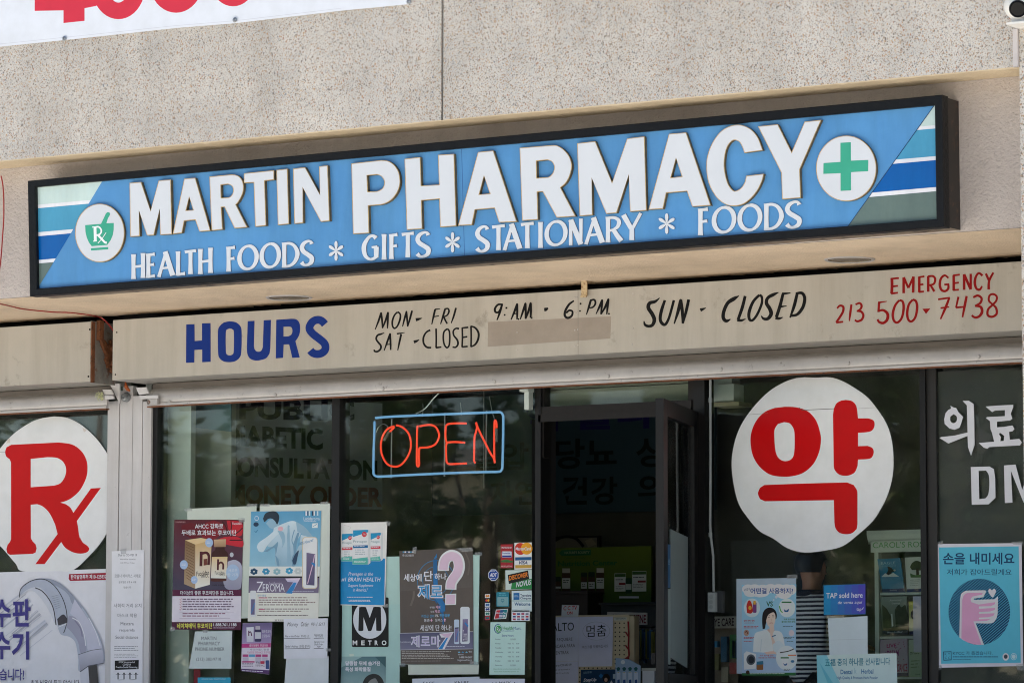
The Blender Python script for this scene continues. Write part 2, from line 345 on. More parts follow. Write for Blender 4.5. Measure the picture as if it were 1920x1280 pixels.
# ------------------------------------------------------------------ roller shutters
BY, BR = 1.2, 1.55
def shutter(px0, px1, label, zt=None):
    T = empty('roller_shutter', at((px0+px1)/2, 650, BY), label, 'roller shutter', 'roller shutters over the shop windows')
    return T
zbt, zbb = at(1000, 549, BY).z, at(1000, 668.6, BY).z
zbt = at(1919, 489.8, BY).z; zbb = at(1919, 618.9, BY).z
T1 = shutter(300, 1900, 'long beige roller shutter housing hand-painted with the opening hours')
x0 = xa(211.4, BY, 650)
hb = MB(); hb.box(x0, XC+.4, BY, BR, zbb, zbt); H = hb.build('housing', M['housing'], T1)
MB().box(x0+.1, XC+.4, BR-.02, BR+.02, zbb-.03, zbb-.0).build('channel', M['green'], T1)
xsm = at(1084, 600, BY).x
MB().box(xsm-.0012, xsm+.0012, BY-.0006, BY+.002, zbb, zbt).build('seam', M['joint'], T1)
RY = 1.43
def bar(T, px0, px1, X1=None):
    xa0 = at(px0, 745, RY).x; xb0 = X1 if X1 is not None else at(px1, 745, RY).x
    zb = at(285.5, 763.3, RY).z; zt_ = at(284, 735, RY).z
    prof = [(RY+.06, zt_+.03), (RY+.03, zt_+.012), (RY+.012, zt_), (RY+.004, zt_-.012), (RY, (zt_+zb)/2), (RY+.004, zb+.03), (RY-.006, zb+.022), (RY-.006, zb+.008), (RY+.02, zb+.008), (RY+.02, zt_)]
    m = MB(); n = len(prof)
    m.add([(x, y, z) for x in (xa0, xb0) for y, z in prof], [(i, (i+1) % n, n+(i+1) % n, n+i) for i in range(n)]+[tuple(range(n)), tuple(range(n, 2*n))])
    global BAR; BAR = m.build('bottom_bar', M['metal'], T, smooth=True)
    MB().box(xa0, xb0, RY-.007, RY+.03, zb, zb+.0075).build('bar_edge', M['rust'], T)
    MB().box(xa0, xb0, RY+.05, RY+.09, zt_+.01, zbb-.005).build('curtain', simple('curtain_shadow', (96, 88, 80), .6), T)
    return xa0, xb0, zb, zt_
xa0, xb0, zb, zt_ = bar(T1, 277, 0, XC+.4)
for px, py in ((317.5, 753), (516, 740), (718, 728), (927, 715.5), (1140.5, 705), (1352, 692), (1591, 681), (1835, 668.5)):
    c = at(px, py, RY); MB().lathe(c+Vector((0, .004, 0)), (0, -1, 0), [(.0001, .012), (.009, .011), (.011, .006), (.011, 0)], 12).build('rivet', M['metal'], BAR, True)
c = at(280.5, 754, RY-.02); MB().box(c.x-.002, c.x+.065, RY-.03, RY-.008, c.z-.018, c.z+.018).build('end_stop', M['metal'], T1)
MB().lathe(c+Vector((0, 0, 0)), (0, -1, 0), [(.004, .012), (.012, .012), (.017, .006), (.017, -.01)], 14).build('end_roller', M['rusty'], T1, True)
for px, py in ((219, 623), (216.5, 702)):
    MB().lathe(at(px, py, BY), (0, -1, 0), [(.0001, .002), (.005, .0018), (.005, 0)], 10).build('screw', M['dark'], T1)
for px, py in ((968.5, 562.5), (969.5, 623), (969, 656), (1077, 557), (1082, 557), (1077.5, 586), (1082.5, 586), (1078, 619), (1083, 617.5), (1078, 649), (1083.5, 647), (1186.5, 550.5), (1187.5, 580), (1187, 615.5), (1185.5, 645)):
    MB().lathe(at(px, py, BY), (0, -1, 0), [(.0001, .003), (.003, .0025), (.0045, 0)], 10).build('screw', M['metal'], T1, True)
q = [at(*p_, BY-.0004) for p_ in ((915, 603.5), (1146, 593), (1144.5, 634.5), (914.3, 650))]
mesh('paint_patch', q, [(0, 1, 2, 3)], M['patch'], T1)
# clip on the top edge of the housing
K = at(1095, 541, BY-.02); k = MB(); k.box(K.x-.018, K.x+.018, BY-.02, BY-.012, K.z-.045, K.z+.04).box(K.x-.03, K.x+.018, BY-.0195, BY+.08, K.z+.041, K.z+.047).box(K.x-.018, K.x+.018, BY-.03, BY-.0205, K.z-.05, K.z-.04)
tag(k.build('metal_clip', simple('flaking_clip', (200, 178, 140), .7, var=.2, scale=40, dirt=((120, 72, 44), .5, 1.))), 'small flaking cream metal clip hooked over the shutter housing', 'clip')
# left-hand shutter with its rusty end plate
T2 = shutter(-100, 170, 'blank beige roller shutter housing with a rusty open end, left of the pillar')
xe = at(170.3, 650, BY).x
MB().box(XL, xe-.004, BY, BR, zbb+.0, zbt).build('housing', M['housing'], T2)
MB().box(XL, xe-.02, BR-.02, BR+.02, zbb-.03, zbb).build('channel', M['green'], T2)
pl = MB(); pl.box(xe-.003, xe+.002, BY-.002, BR+.06, zbb-.006, zbt+.005); E = pl.build('end_plate', M['rusty'], T2)
MB().box(xe+.0025, xe+.009, BY-.003, BY+.03, zbb-.006, zbt).build('end_flange', M['rust'], E)
cg = Vector((xe+.004, BY+.235, zbb+.17))
s = MB(); nT = 15; pr = []
for i in range(nT*4):
    a = 2*math.pi*i/(nT*4); r = .115 if (i % 4) in (0, 1) else .098; pr.append((math.cos(a)*r, math.sin(a)*r))
f = [cg+Vector((.022, a, b)) for a, b in pr]; b_ = [cg+Vector((.002, a, b)) for a, b in pr]
s.add(f+b_, [tuple(range(len(f)))]+[(i, (i+1) % len(f), len(f)+(i+1) % len(f), len(f)+i) for i in range(len(f))]); s.lathe(cg+Vector((.022, 0, 0)), (1, 0, 0), [(.04, .0), (.04, .025), (.02, .03), (.0001, .03)], 14)
for i in range(5):
    a = 2*math.pi*i/5; s.lathe(cg+Vector((.022, math.cos(a)*.072, math.sin(a)*.072)), (1, 0, 0), [(.018, 0), (.018, .016), (.0001, .018)], 6)
s.build('sprocket', M['rust'], E)
ar = MB(); ar.box(xe+.004, xe+.03, BY+.05, BY+.09, zbt-.11, zbt+.012); v = [Vector((xe+.004, BY+.07+a, zbt-.09-b)) for a, b in ((0, 0), (.05, .02), (.1, .08), (.1, .14), (.07, .16), (.06, .1), (.02, .05))]
ar.add(v+[p+Vector((.02, 0, 0)) for p in v], [tuple(range(7)), tuple(range(7, 14))]+[(i, (i+1) % 7, 7+(i+1) % 7, 7+i) for i in range(7)]); ar.build('lever_arm', M['rust'], E)
for px, py in ((168.7, 617.5), (166, 705.5)):
    MB().lathe(at(px, py, BY), (0, -1, 0), [(.0001, .004), (.006, .003), (.006, 0)], 10).build('screw', M['dark'], T2)
bar(T2, -200, 200)
# brackets, gusset, bolt, feather-like orange scrap at the pillar head
gz = [at(*p_, 1.445) for p_ in ((205, 718), (224, 719), (224.5, 757))]
MB().prism(gz, [v+Vector((0, .012, 0)) for v in gz]).build('gusset', M['pillar'], T2)
def plate(T, pts, Y, name='bracket', mat='pillar', th=.012):
    q = [at(a, b, Y) for a, b in pts]; MB().prism(q, [v+Vector((0, th, 0)) for v in q]).build(name, M[mat], T)
plate(T2, ((192, 730), (208, 730), (213, 740), (196, 740.5)), 1.42); plate(T2, ((196, 741.5), (212, 741.5), (214, 747.5), (197.5, 748.5)), 1.40)
plate(T1, ((255, 726.5), (274, 725.5), (279, 737.5), (260.5, 740)), 1.42); plate(T1, ((262, 741.5), (295, 740.5), (297, 746.5), (262.5, 748)), 1.40)
c = at(238, 744.5, PY); MB().lathe(c, (0, -1, 0), [(.03, 0), (.03, .014), (.027, .018), (.024, .018), (.023, .034), (.010, .036), (.006, .030), (.0001, .03)], 24).build('axle_bolt', M['steel'], B, True)
mb = MB(); mb.tube([at(235, 716, 1.40), at(236, 724, 1.395), at(240, 730, 1.40), at(244, 733, 1.41)], [.004, .012, .011, .004], 8)
tag(mb.build('orange_chain_guard', simple('orange_plastic', (200, 96, 30), .5, var=.5, scale=60, dirt=((30, 22, 16), .45, 1.))), 'scuffed orange and black plastic scrap above the pillar bolt', 'scrap')
mb = MB()
for i in range(26):
    a = rnd.uniform(0, 6.28); p0 = at(rnd.uniform(184, 192), rnd.uniform(739, 748), 1.41)
    mb.tube([p0, p0+Vector((math.cos(a)*.012, -.008, math.sin(a)*.012)), p0+Vector((math.cos(a+1)*.018, -.004, math.sin(a+1)*.02))], .0022, 5)
tag(mb.build('knotted_twine', simple('twine', (196, 196, 150), .8, var=.3, scale=60)), 'pale yellow twine knotted round the end of the left shutter bar', 'twine')
# ------------------------------------------------------------------ lettering and flat print
_tc = {}
def text2d(s, bold=0., shear=0., res=3):
    k = (s, bold, shear, res)
    if k in _tc: return _tc[k]
    c = bpy.data.curves.new('text', 'FONT'); c.body = s; c.resolution_u = res; c.offset = bold; c.shear = shear
    o = bpy.data.objects.new('text', c); m = o.to_mesh()
    vs = [(v.co.x, v.co.y) for v in m.vertices]; fs = [tuple(p.vertices) for p in m.polygons]; o.to_mesh_clear()
    bpy.data.objects.remove(o); bpy.data.curves.remove(c)
    a, b = min(v[0] for v in vs), max(v[0] for v in vs); d, e = min(v[1] for v in vs), max(v[1] for v in vs)
    _tc[k] = ([((x-a)/(b-a), 1-(y-d)/max(1e-6, e-d)) for x, y in vs], fs); return _tc[k]
def smoothpts(pts, n=6, closed=False):
    if len(pts) < 3: return pts
    out = []; m = len(pts); dim = len(pts[0])
    for i in range(m if closed else m-1):
        p0 = pts[i-1] if (i or closed) else pts[0]; p1 = pts[i]; p2 = pts[(i+1) % m]; p3 = pts[(i+2) % m] if (closed or i+2 < m) else pts[-1]
        for k in range(n):
            t = k/n
            out.append(tuple(.5*(2*p1[j]+(p2[j]-p0[j])*t+(2*p0[j]-5*p1[j]+4*p2[j]-p3[j])*t*t+(3*p1[j]-p0[j]-3*p2[j]+p3[j])*t**3) for j in range(dim)))
    if not closed: out.append(tuple(pts[-1]))
    return out
def ribbon(pts, w, closed=False):
    """pts [(x,y)] or [(x,y,width)] -> left side, right side"""
    L, R = [], []; m = len(pts)
    for i, p in enumerate(pts):
        a = pts[i-1] if (i or closed) else p; b = pts[(i+1) % m] if (i < m-1 or closed) else p
        dx, dy = b[0]-a[0], b[1]-a[1]; l = math.hypot(dx, dy) or 1; ww = (p[2] if len(p) > 2 else w)/2
        L.append((p[0]-dy/l*ww, p[1]+dx/l*ww)); R.append((p[0]+dy/l*ww, p[1]-dx/l*ww))
    return L, R
STEP = .0003
class Pic:
    """flat print on one plane. points are given in a zoomed crop of the photograph: origin x0,y0 and scale s"""
    def __init__(s, crop, Y, label=None, cat=None, name=None, group=None, sl=-.05, parent=None, plane=None, mat='print'):
        s.c = crop; s.Y = Y; s.k = 0; s.sl = sl; s.plane = plane; s.mat = mat; s.lay = {}; s.rec = []; s.name = name; s.meta = (label, cat, group); s.T = parent
    def P(s, x, y, k=None):
        k = s.k if k is None else k
        px, py = s.c[0]+x/s.c[2], s.c[1]+y/s.c[2]
        if s.plane: return onplane(px, py, s.plane[0]+s.plane[1]*(k*STEP), s.plane[1])
        return at(px, py, s.Y-k*STEP)
    def _lv(s, pts, keep=False):
        """next free print layer over everything already printed there"""
        xs = [p[0] for p in pts]; ys = [p[1] for p in pts]; b = (min(xs), max(xs), min(ys), max(ys))
        if not keep:
            s.k = 1+max([k for q, k in s.rec if q[0] < b[1] and q[1] > b[0] and q[2] < b[3] and q[3] > b[2]], default=0)
        s.rec.append((b, s.k))
    def _add(s, vs, fs, cols, layer):
        L = s.lay.setdefault(layer, ([], [], []))
        b = len(L[0]); L[0].extend(vs); L[1].extend([tuple(i+b for i in f) for f in fs]); L[2].extend(cols)
    def poly(s, pts, c, c2=None, layer='picture', keep=False, holes=()):
        """c2: printed vertical gradient from c (top) to c2 (bottom)"""
        s._lv(pts, keep)
        loops = [[Vector((a, b, 0)) for a, b in pts]]+[[Vector((a, b, 0)) for a, b in h] for h in holes]
        allp = [q for l in loops for q in l]; tri = tessellate_polygon(loops)
        y0 = min(q.y for q in allp); y1 = max(q.y for q in allp)
        def cc(y):
            if c2 is None: return lin(c)
            t = (y-y0)/max(1e-6, y1-y0); return lin([c[i]*(1-t)+c2[i]*t for i in range(3)])
        s._add([s.P(q.x, q.y) for q in allp], tri, [cc(q.y) for q in allp], layer); return s
    def rect(s, x0, y0, x1, y1, c, c2=None, sl=None, **k):
        sl = s.sl if sl is None else sl; d = sl*(x1-x0)
        return s.poly([(x0, y0), (x1, y0+d), (x1, y1+d), (x0, y1)], c, c2, **k)
    def ell(s, cx, cy, rx, ry, c, c2=None, n=36, **k):
        return s.poly([(cx+rx*math.cos(2*math.pi*i/n), cy+ry*math.sin(2*math.pi*i/n)) for i in range(n)], c, c2, **k)
    def ring(s, cx, cy, rx, ry, w, c, n=40, **k):
        e = lambda q: [(cx+(rx+q)*math.cos(2*math.pi*i/n), cy+(ry+q)*math.sin(2*math.pi*i/n)) for i in range(n)]
        return s.poly(e(w/2), c, holes=[e(-w/2)], **k)
    def stroke(s, pts, w, c, smooth=6, closed=False, layer='picture', keep=False):
        if smooth: pts = smoothpts(pts, smooth, closed)
        L, R = ribbon(pts, w, closed); n = len(pts); s._lv(L+R, keep)
        s._add([s.P(*q) for q in L]+[s.P(*q) for q in R], [(i, (i+1) % n, n+(i+1) % n, n+i) for i in range(n if closed else n-1)], [lin(c)]*(2*n), layer); return s
    def text(s, t, x0, y0, x1, y1, c, bold=.0, ital=0., sl=None, layer='lettering', res=3, keep=False):
        sl = s.sl if sl is None else sl
        s._lv([(x0, y0), (x1, y1), (x0, y1+sl*(x1-x0)), (x1, y0+sl*(x1-x0))], keep)
        vs, fs = text2d(t, bold, ital, res)
        s._add([s.P(x0+u*(x1-x0), y0+v*(y1-y0)+sl*u*(x1-x0)) for u, v in vs], fs, [lin(c)]*len(vs), layer); return s
    def lines(s, x0, y0, x1, y1, n, c, h=.45, sl=None, fill=.9):
        sl = s.sl if sl is None else sl; p = (y1-y0)/n; s._lv([(x0, y0), (x1, y1), (x1, y1+sl*(x1-x0)), (x1, y0+sl*(x1-x0))])
        for i in range(n):
            y = y0+i*p; x = x0; xe = x0+(x1-x0)*(fill+rnd.uniform(-.12, .1))
            while x < xe:
                w_ = rnd.uniform(1.2, 4.5)*p*.5; w_ = min(w_, xe-x+.1)
                s.poly([(x, y+sl*(x-x0)), (x+w_, y+sl*(x+w_-x0)), (x+w_, y+p*h+sl*(x+w_-x0)), (x, y+p*h+sl*(x-x0))], c, layer='lettering', keep=True); x += w_+p*.3
        return s
    def sheet(s, pts, c, c2=None, th=.0006, wave=0.):
        """the paper itself: a thin solid"""
        s.base = pts; q = [s.P(a, b, 0) for a, b in pts]
        if s.T is None:
            s.T = empty(s.name, q[-1], *s.meta)
        n = s.plane[1] if s.plane else Vector((0, -1, 0))
        mb = MB(); bk = [v-n*th for v in q]; m = len(q)
        tri = tessellate_polygon([[Vector((a, b, 0)) for a, b in pts]])
        mb.add(q+bk, list(tri)+[tuple(i+m for i in t) for t in tri]+[(i, (i+1) % m, m+(i+1) % m, m+i) for i in range(m)])
        y0 = min(p[1] for p in pts); y1 = max(p[1] for p in pts)
        def cc(y):
            t = (y-y0)/(y1-y0); return lin(c if c2 is None else [c[i]*(1-t)+c2[i]*t for i in range(3)])
        s._mk('sheet', mb.v, mb.f, [cc(p[1]) for p in pts]*2); return s
    def _mk(s, name, vs, fs, cols):
        o = mesh(name, vs, fs, M[s.mat], s.T); a = o.data.color_attributes.new('Col', 'FLOAT_COLOR', 'POINT')
        for i, c in enumerate(cols): a.data[i].color = (*[min(.86, x*1.08) for x in c], 1)
        return o
    def tape(s, pts):
        s.k = 1+max([k for _, k in s.rec], default=0); q = [s.P(a, b) for a, b in pts]; mesh('tape', q, [tuple(range(len(q)))], M['tape'], s.T); return s
    def done(s):
        for k, (v, f, c) in s.lay.items(): s._mk(k.split('#')[0], v, f, c)
        return s.T
def tape_mat():
    m, nt, b = nmat('clear_tape'); b.inputs['Base Color'].default_value = (.55, .56, .55, 1); b.inputs['Roughness'].default_value = .2
    b.inputs['Alpha'].default_value = .38; n = tex(nt, 'Noise', 60., Detail=3.); bump(nt, b, n.outputs['Fac'], .8, .01); return m
M['tape'] = tape_mat()
# ------------------------------------------------------------------ the big sign
YF, YP, YL = .03, .058, .036     # frame front, blue panel, raised letter fronts
SG = empty('pharmacy_sign', at(910, 560, .1), 'long blue pharmacy sign in a black frame with raised white letters', 'shop sign')
oc = [at(*p_, YF) for p_ in ((51.3, 339.1), (1766.2, 177.7), (1769.6, 425.4), (55.5, 555.6))]
ic = [at(*p_, YF) for p_ in ((65, 350.5), (1752, 197), (1755.3, 410.8), (68.6, 541))]
cx = sum((v.x for v in oc))/4; cz = sum((v.z for v in oc))/4
def sh(v, y, k=0.): return Vector((v.x-(k if v.x > cx else -k), y, v.z-(k if v.z > cz else -k)))
fb = MB(); rim = .004
loops = [[sh(v, .10) for v in oc], [sh(v, YF+.004) for v in oc], [sh(v, YF, rim) for v in oc], [sh(v, YF, -rim) for v in ic], [sh(v, YF+.005) for v in ic], [sh(v, YP+.02) for v in ic]]
fb.add([v for l in loops for v in l], [(i*4+k, i*4+(k+1) % 4, (i+1)*4+(k+1) % 4, (i+1)*4+k) for i in range(len(loops)-1) for k in range(4)])
fb.build('frame', M['black'], SG)
cb = MB(); l0 = [sh(v, .1005, .006) for v in oc]; l1 = [sh(v, .238, .006) for v in oc]
cb.add(l0+l1, [(k, (k+1) % 4, 4+(k+1) % 4, 4+k) for k in (0, 1, 3)], 0); cb.add(l0+l1, [(2, 3, 7, 6)], 1)
cb.build('cabinet', [M['cab'], M['under']], SG)
# panel: blue with slanting stripes at both ends
m, nt, b = nmat('sign_panel'); b.inputs['Roughness'].default_value = .22; b.inputs['Specular IOR Level'].default_value = .5
a_ = nt.nodes.new('ShaderNodeAttribute'); a_.attribute_name = 'Col'; n_ = tex(nt, 'Noise', 2.2, Detail=7., Roughness=.7)
r_ = ramp(nt, n_.outputs['Fac'], [(.3, (.8, .86, .92)), (.5, (.95, .97, .98)), (.72, (1.1, 1.06, 1.02))]); nt.links.new(streaks(nt, mixc(nt, 1., a_.outputs['Color'], r_.outputs[0], 'MULTIPLY'), .14, (3.5, 3.5, .6)), b.inputs['Base Color'])
n2_ = tex(nt, 'Noise', 1.3, Detail=2.); bump(nt, b, n2_.outputs['Fac'], .05, .05); M['panel'] = m
BLUE = (83, 141, 192)
P1 = Pic((0, 0, 1), YP, parent=SG, mat='panel', sl=-.09)
P1.sheet([(63, 348), (1755, 194), (1758, 413), (66, 544)], BLUE, th=.004)
GR, WH, TE, BL, DG = (194, 212, 207), (226, 224, 228), (74, 150, 184), (0, 88, 162), (98, 114, 108)
def lerp(a, b, t): return tuple(a[i]+(b[i]-a[i])*t for i in range(2))
dt, db = (193, 337.5), (68, 545)         # left diagonal
def cut(y0, y1, c):   # a stripe between left edge heights y0,y1 (at x=66), clipped by the diagonal
    def hit(y):
        # line (66,y)+t*(1,-.09) meets dt-db
        A = (db[0]-dt[0], db[1]-dt[1]); # dt + s*A
        s_ = ((y-dt[1])-(-.09)*(66-dt[0])*1.0+0)/1.0
        den = A[1]+.09*A[0]; s_ = (y-dt[1]+.09*66-.09*dt[0])/den
        return (dt[0]+A[0]*s_, dt[1]+A[1]*s_)
    a, b = hit(y0), hit(y1); P1.poly([(60, y0+.5), a, b, (60, y1+.5)], c, layer='stripes#a')
cut(340, 384.5, GR); cut(384.5, 391, WH); cut(391, 436, TE); cut(436, 443.5, WH); cut(443.5, 488, BL); cut(488, 494.5, WH); cut(494.5, 542, DG)
et, eb = (1754.5, 194), (1588, 427)
def cutr(y0, y1, c):
    def hit(y):
        A = (eb[0]-et[0], eb[1]-et[1]); den = A[1]+.088*A[0]; s_ = (y-et[1]+.088*1753-.088*et[0])/den
        return (et[0]+A[0]*s_, et[1]+A[1]*s_)
    a, b = hit(y0), hit(y1); P1.poly([a, (1760, y0-.6), (1760, y1-.6), b], c, layer='stripes')
cutr(198, 235, GR); cutr(235, 241.2, WH); cutr(241.2, 293, TE); cutr(293, 300.5, WH); cutr(300.5, 351, BL); cutr(351, 358.8, WH); cutr(358.8, 414, DG)
P1.stroke([et, eb], 1.2, (30, 55, 90), 0, layer='seam'); P1.stroke([(865.5, 280), (871, 480)], 1.0, (52, 96, 150), 0, layer='seam')
P1.done()
def inset(pts, d):
    n = len(pts); A = sum(pts[i][0]*pts[(i+1) % n][1]-pts[(i+1) % n][0]*pts[i][1] for i in range(n)); sg = 1 if A > 0 else -1; out = []
    for i in range(n):
        p, q, r = pts[i-1], pts[i], pts[(i+1) % n]
        def nn(a, b):
            l = math.hypot(b[0]-a[0], b[1]-a[1]) or 1; return (-(b[1]-a[1])/l*sg, (b[0]-a[0])/l*sg)
        n1, n2 = nn(p, q), nn(q, r); k = 1+n1[0]*n2[0]+n1[1]*n2[1]; k = max(k, .35)
        out.append((q[0]+(n1[0]+n2[0])/k*d, q[1]+(n1[1]+n2[1])/k*d))
    return out
def solid(name, loops, parent, yf, yb, rim=1.25, mats=None, white=True):
    """raised letter: loops in photo pixels, first the outline, then its holes"""
    mats = mats or [M['gold'], M['white'], M['goldside']]
    mb = MB(); flat = [q for l in loops for q in l]; tri = tessellate_polygon([[Vector((a, b, 0)) for a, b in l] for l in loops])
    f = [at(a, b, yf) for a, b in flat]; bk = [Vector((v.x, yb, v.z)) for v in f]; n = len(flat)
    fs = []; st = 0
    for l in loops:
        m_ = len(l); fs += [(st+i, st+(i+1) % m_, n+st+(i+1) % m_, n+st+i) for i in range(m_)]; st += m_
    mb.add(f+bk, [tuple(t) for t in tri], 0); b_0 = len(mb.v)-2*n; mb.f += [[i+b_0 for i in q] for q in fs]; mb.m += [2]*len(fs)
    if rim:
        ins = [inset(l, rim if i == 0 else -rim) for i, l in enumerate(loops)]; fl2 = [q for l in ins for q in l]
        tri2 = tessellate_polygon([[Vector((a, b, 0)) for a, b in l] for l in ins]); mb.add([at(a, b, yf-.0008) for a, b in fl2], [tuple(t) for t in tri2], 1)
    o = mesh(name, mb.v, mb.f, mats, parent, mb.m)
    return o
def cv(crop, pts): return [(crop[0]+x/crop[2], crop[1]+y/crop[2]) for x, y in pts]
cA, cB, cC, cD, cE, cG = (130, 310, 6.4), (360, 290, 6.4), (640, 270, 6.4), (900, 240, 6.4), (1180, 215, 6.4), (1400, 200, 6.4)
def sm(*p): return smoothpts(list(p), 4)
LET = [
 (cA, [[(722,212),(862,200),(975,545),(1072,182),(1218,172),(1232,828),(1090,835),(1085,520),(1015,838),(932,842),(835,540),(845,850),(730,858)]]),
 (cA, [[(1378,162),(1512,150),(1695,785),(1560,795),(1510,655),(1380,668),(1352,812),(1240,825)], [(1438,380),(1485,535),(1402,540)]]),
 (cB, [[(208,265)]+sm((480,238),(545,250),(592,290),(615,345),(620,400),(610,460),(585,520),(555,570),(528,600))+[(664,872),(510,885),(388,630),(352,632),(368,898),(235,912)],
       [(348,365)]+sm((430,355),(475,375),(495,420),(485,470),(455,505),(420,515))+[(352,518)]]),
 (cB, [[(622,225),(985,188),(985,302),(872,315),(890,852),(758,865),(740,335),(622,342)]]),
 (cB, [[(1012,185),(1145,170),(1165,832),(1030,845)]]),
 (cB, [[(1212,170),(1358,152),(1535,480),(1525,142),(1628,130),(1652,795),(1545,805),(1328,395),(1335,820),(1228,830)]]),
 (cC, [[(120,235)]+sm((480,195),(560,205),(632,250),(685,330),(704,420),(702,490),(672,580),(612,660),(540,710),(470,730))+[(325,742),(334,1070),(140,1080)],
       [(310,380)]+sm((430,368),(480,390),(512,440),(515,480),(495,530),(450,560),(420,568))+[(318,572)]]),
 (cC, [[(758,180),(948,158),(960,500),(1172,488),(1160,132),(1354,120),(1380,985),(1185,998),(1175,660),(962,680),(972,1018),(785,1030)]]),
 (cC, [[(1640,98),(1824,80),(2106,933),(1892,943),(1836,770),(1605,790),(1568,970),(1400,980)], [(1712,385),(1782,595),(1655,605)]]),
 (cD, [[(475,240)]+sm((860,208),(925,212),(1005,260),(1070,340),(1100,430),(1096,510),(1066,600),(1022,670),(968,715))+[(1148,1060),(920,1075),(752,765),(688,768),(697,1100),(505,1112)],
       [(678,398)]+sm((810,385),(860,405),(887,450),(890,490),(870,545),(830,585),(790,593))+[(682,600)]]),
 (cD, [[(1165,185),(1384,160),(1585,655),(1765,128),(1974,102),(1999,990),(1800,1005),(1785,560),(1640,1020),(1515,1030),(1340,600),(1350,1045),(1195,1058)]]),
 (cE, [[(475,232),(682,215),(978,1090),(755,1105),(690,920),(445,940),(404,1130),(230,1140)], [(560,525),(630,742),(500,755)]]),
 (cE, [[(1602,430)]+sm((1602,430),(1585,380),(1545,280),(1480,195),(1390,140),(1290,122),(1180,150),(1080,220),(990,350),(935,500),(925,640),(940,780),(985,900),(1060,1010),(1160,1080),(1260,1098),(1370,1072),(1460,1005),(1540,905),(1595,790),(1614,710))[1:]+
       sm((1402,735),(1385,810),(1340,880),(1280,915),(1240,905),(1190,840),(1160,750),(1140,620),(1150,480),(1180,380),(1230,320),(1270,308),(1320,330),(1355,390),(1380,460))]),
 (cG, [[(135,238),(374,213),(540,545),(695,182),(896,160),(637,755),(650,1095),(425,1112),(415,795)]]),
]
for cr_, loops in LET: solid('letter', [cv(cr_, l) for l in loops], SG, YL, YP+.001)
def elp(cx, cy, rx, ry, n=64): return [(cx+rx*math.cos(2*math.pi*i/n), cy+ry*math.sin(2*math.pi*i/n)) for i in range(n)]
E1 = solid('emblem_disc', [cv(cA, elp(365, 812, 297, 351))], SG, YL+.004, YP+.001)
E2 = solid('emblem_disc', [cv(cG, elp(1194, 742, 362, 393))], SG, YL+.002, YP+.001)
GRN = (62, 160, 132)
q1 = Pic(cG, YL+.0008, parent=E2, mat='vinyl'); q1.k = 3
q1.poly([(1125,435),(1250,428),(1251,650),(1460,640),(1458,775),(1252,787),(1253,1005),(1127,1012),(1126,799),(920,808),(922,678),(1125,665)], GRN, layer='green_cross').done()
q2 = Pic(cA, YL+.0028, parent=E1, mat='vinyl'); q2.k = 3
q2.poly([(190,718),(380,703),(410,640),(438,580),(455,563),(480,565),(490,585),(480,610),(465,630),(445,695),(533,692),(532,770),(520,840),(495,900),(455,955),(268,970),(235,925),(210,870),(194,800)], GRN, layer='mortar_and_pestle')
q2.poly([(258,995),(467,980),(467,1008),(260,1022)], GRN, layer='mortar_and_pestle')
for st, w_ in (([(308,742),(312,905)], 34), ([(275,742),(345,735)], 12), ([(288,910),(330,905)], 14), ([(312,742),(350,738),(378,765),(382,800),(360,830),(318,838)], 20), ([(345,838),(385,880),(425,922),(450,928)], 26), ([(440,808),(395,875),(343,935)], 9)):
    q2.stroke(st, w_, (232, 232, 232), 5 if len(st) > 2 else 0, layer='rx_mark')
q2.done()
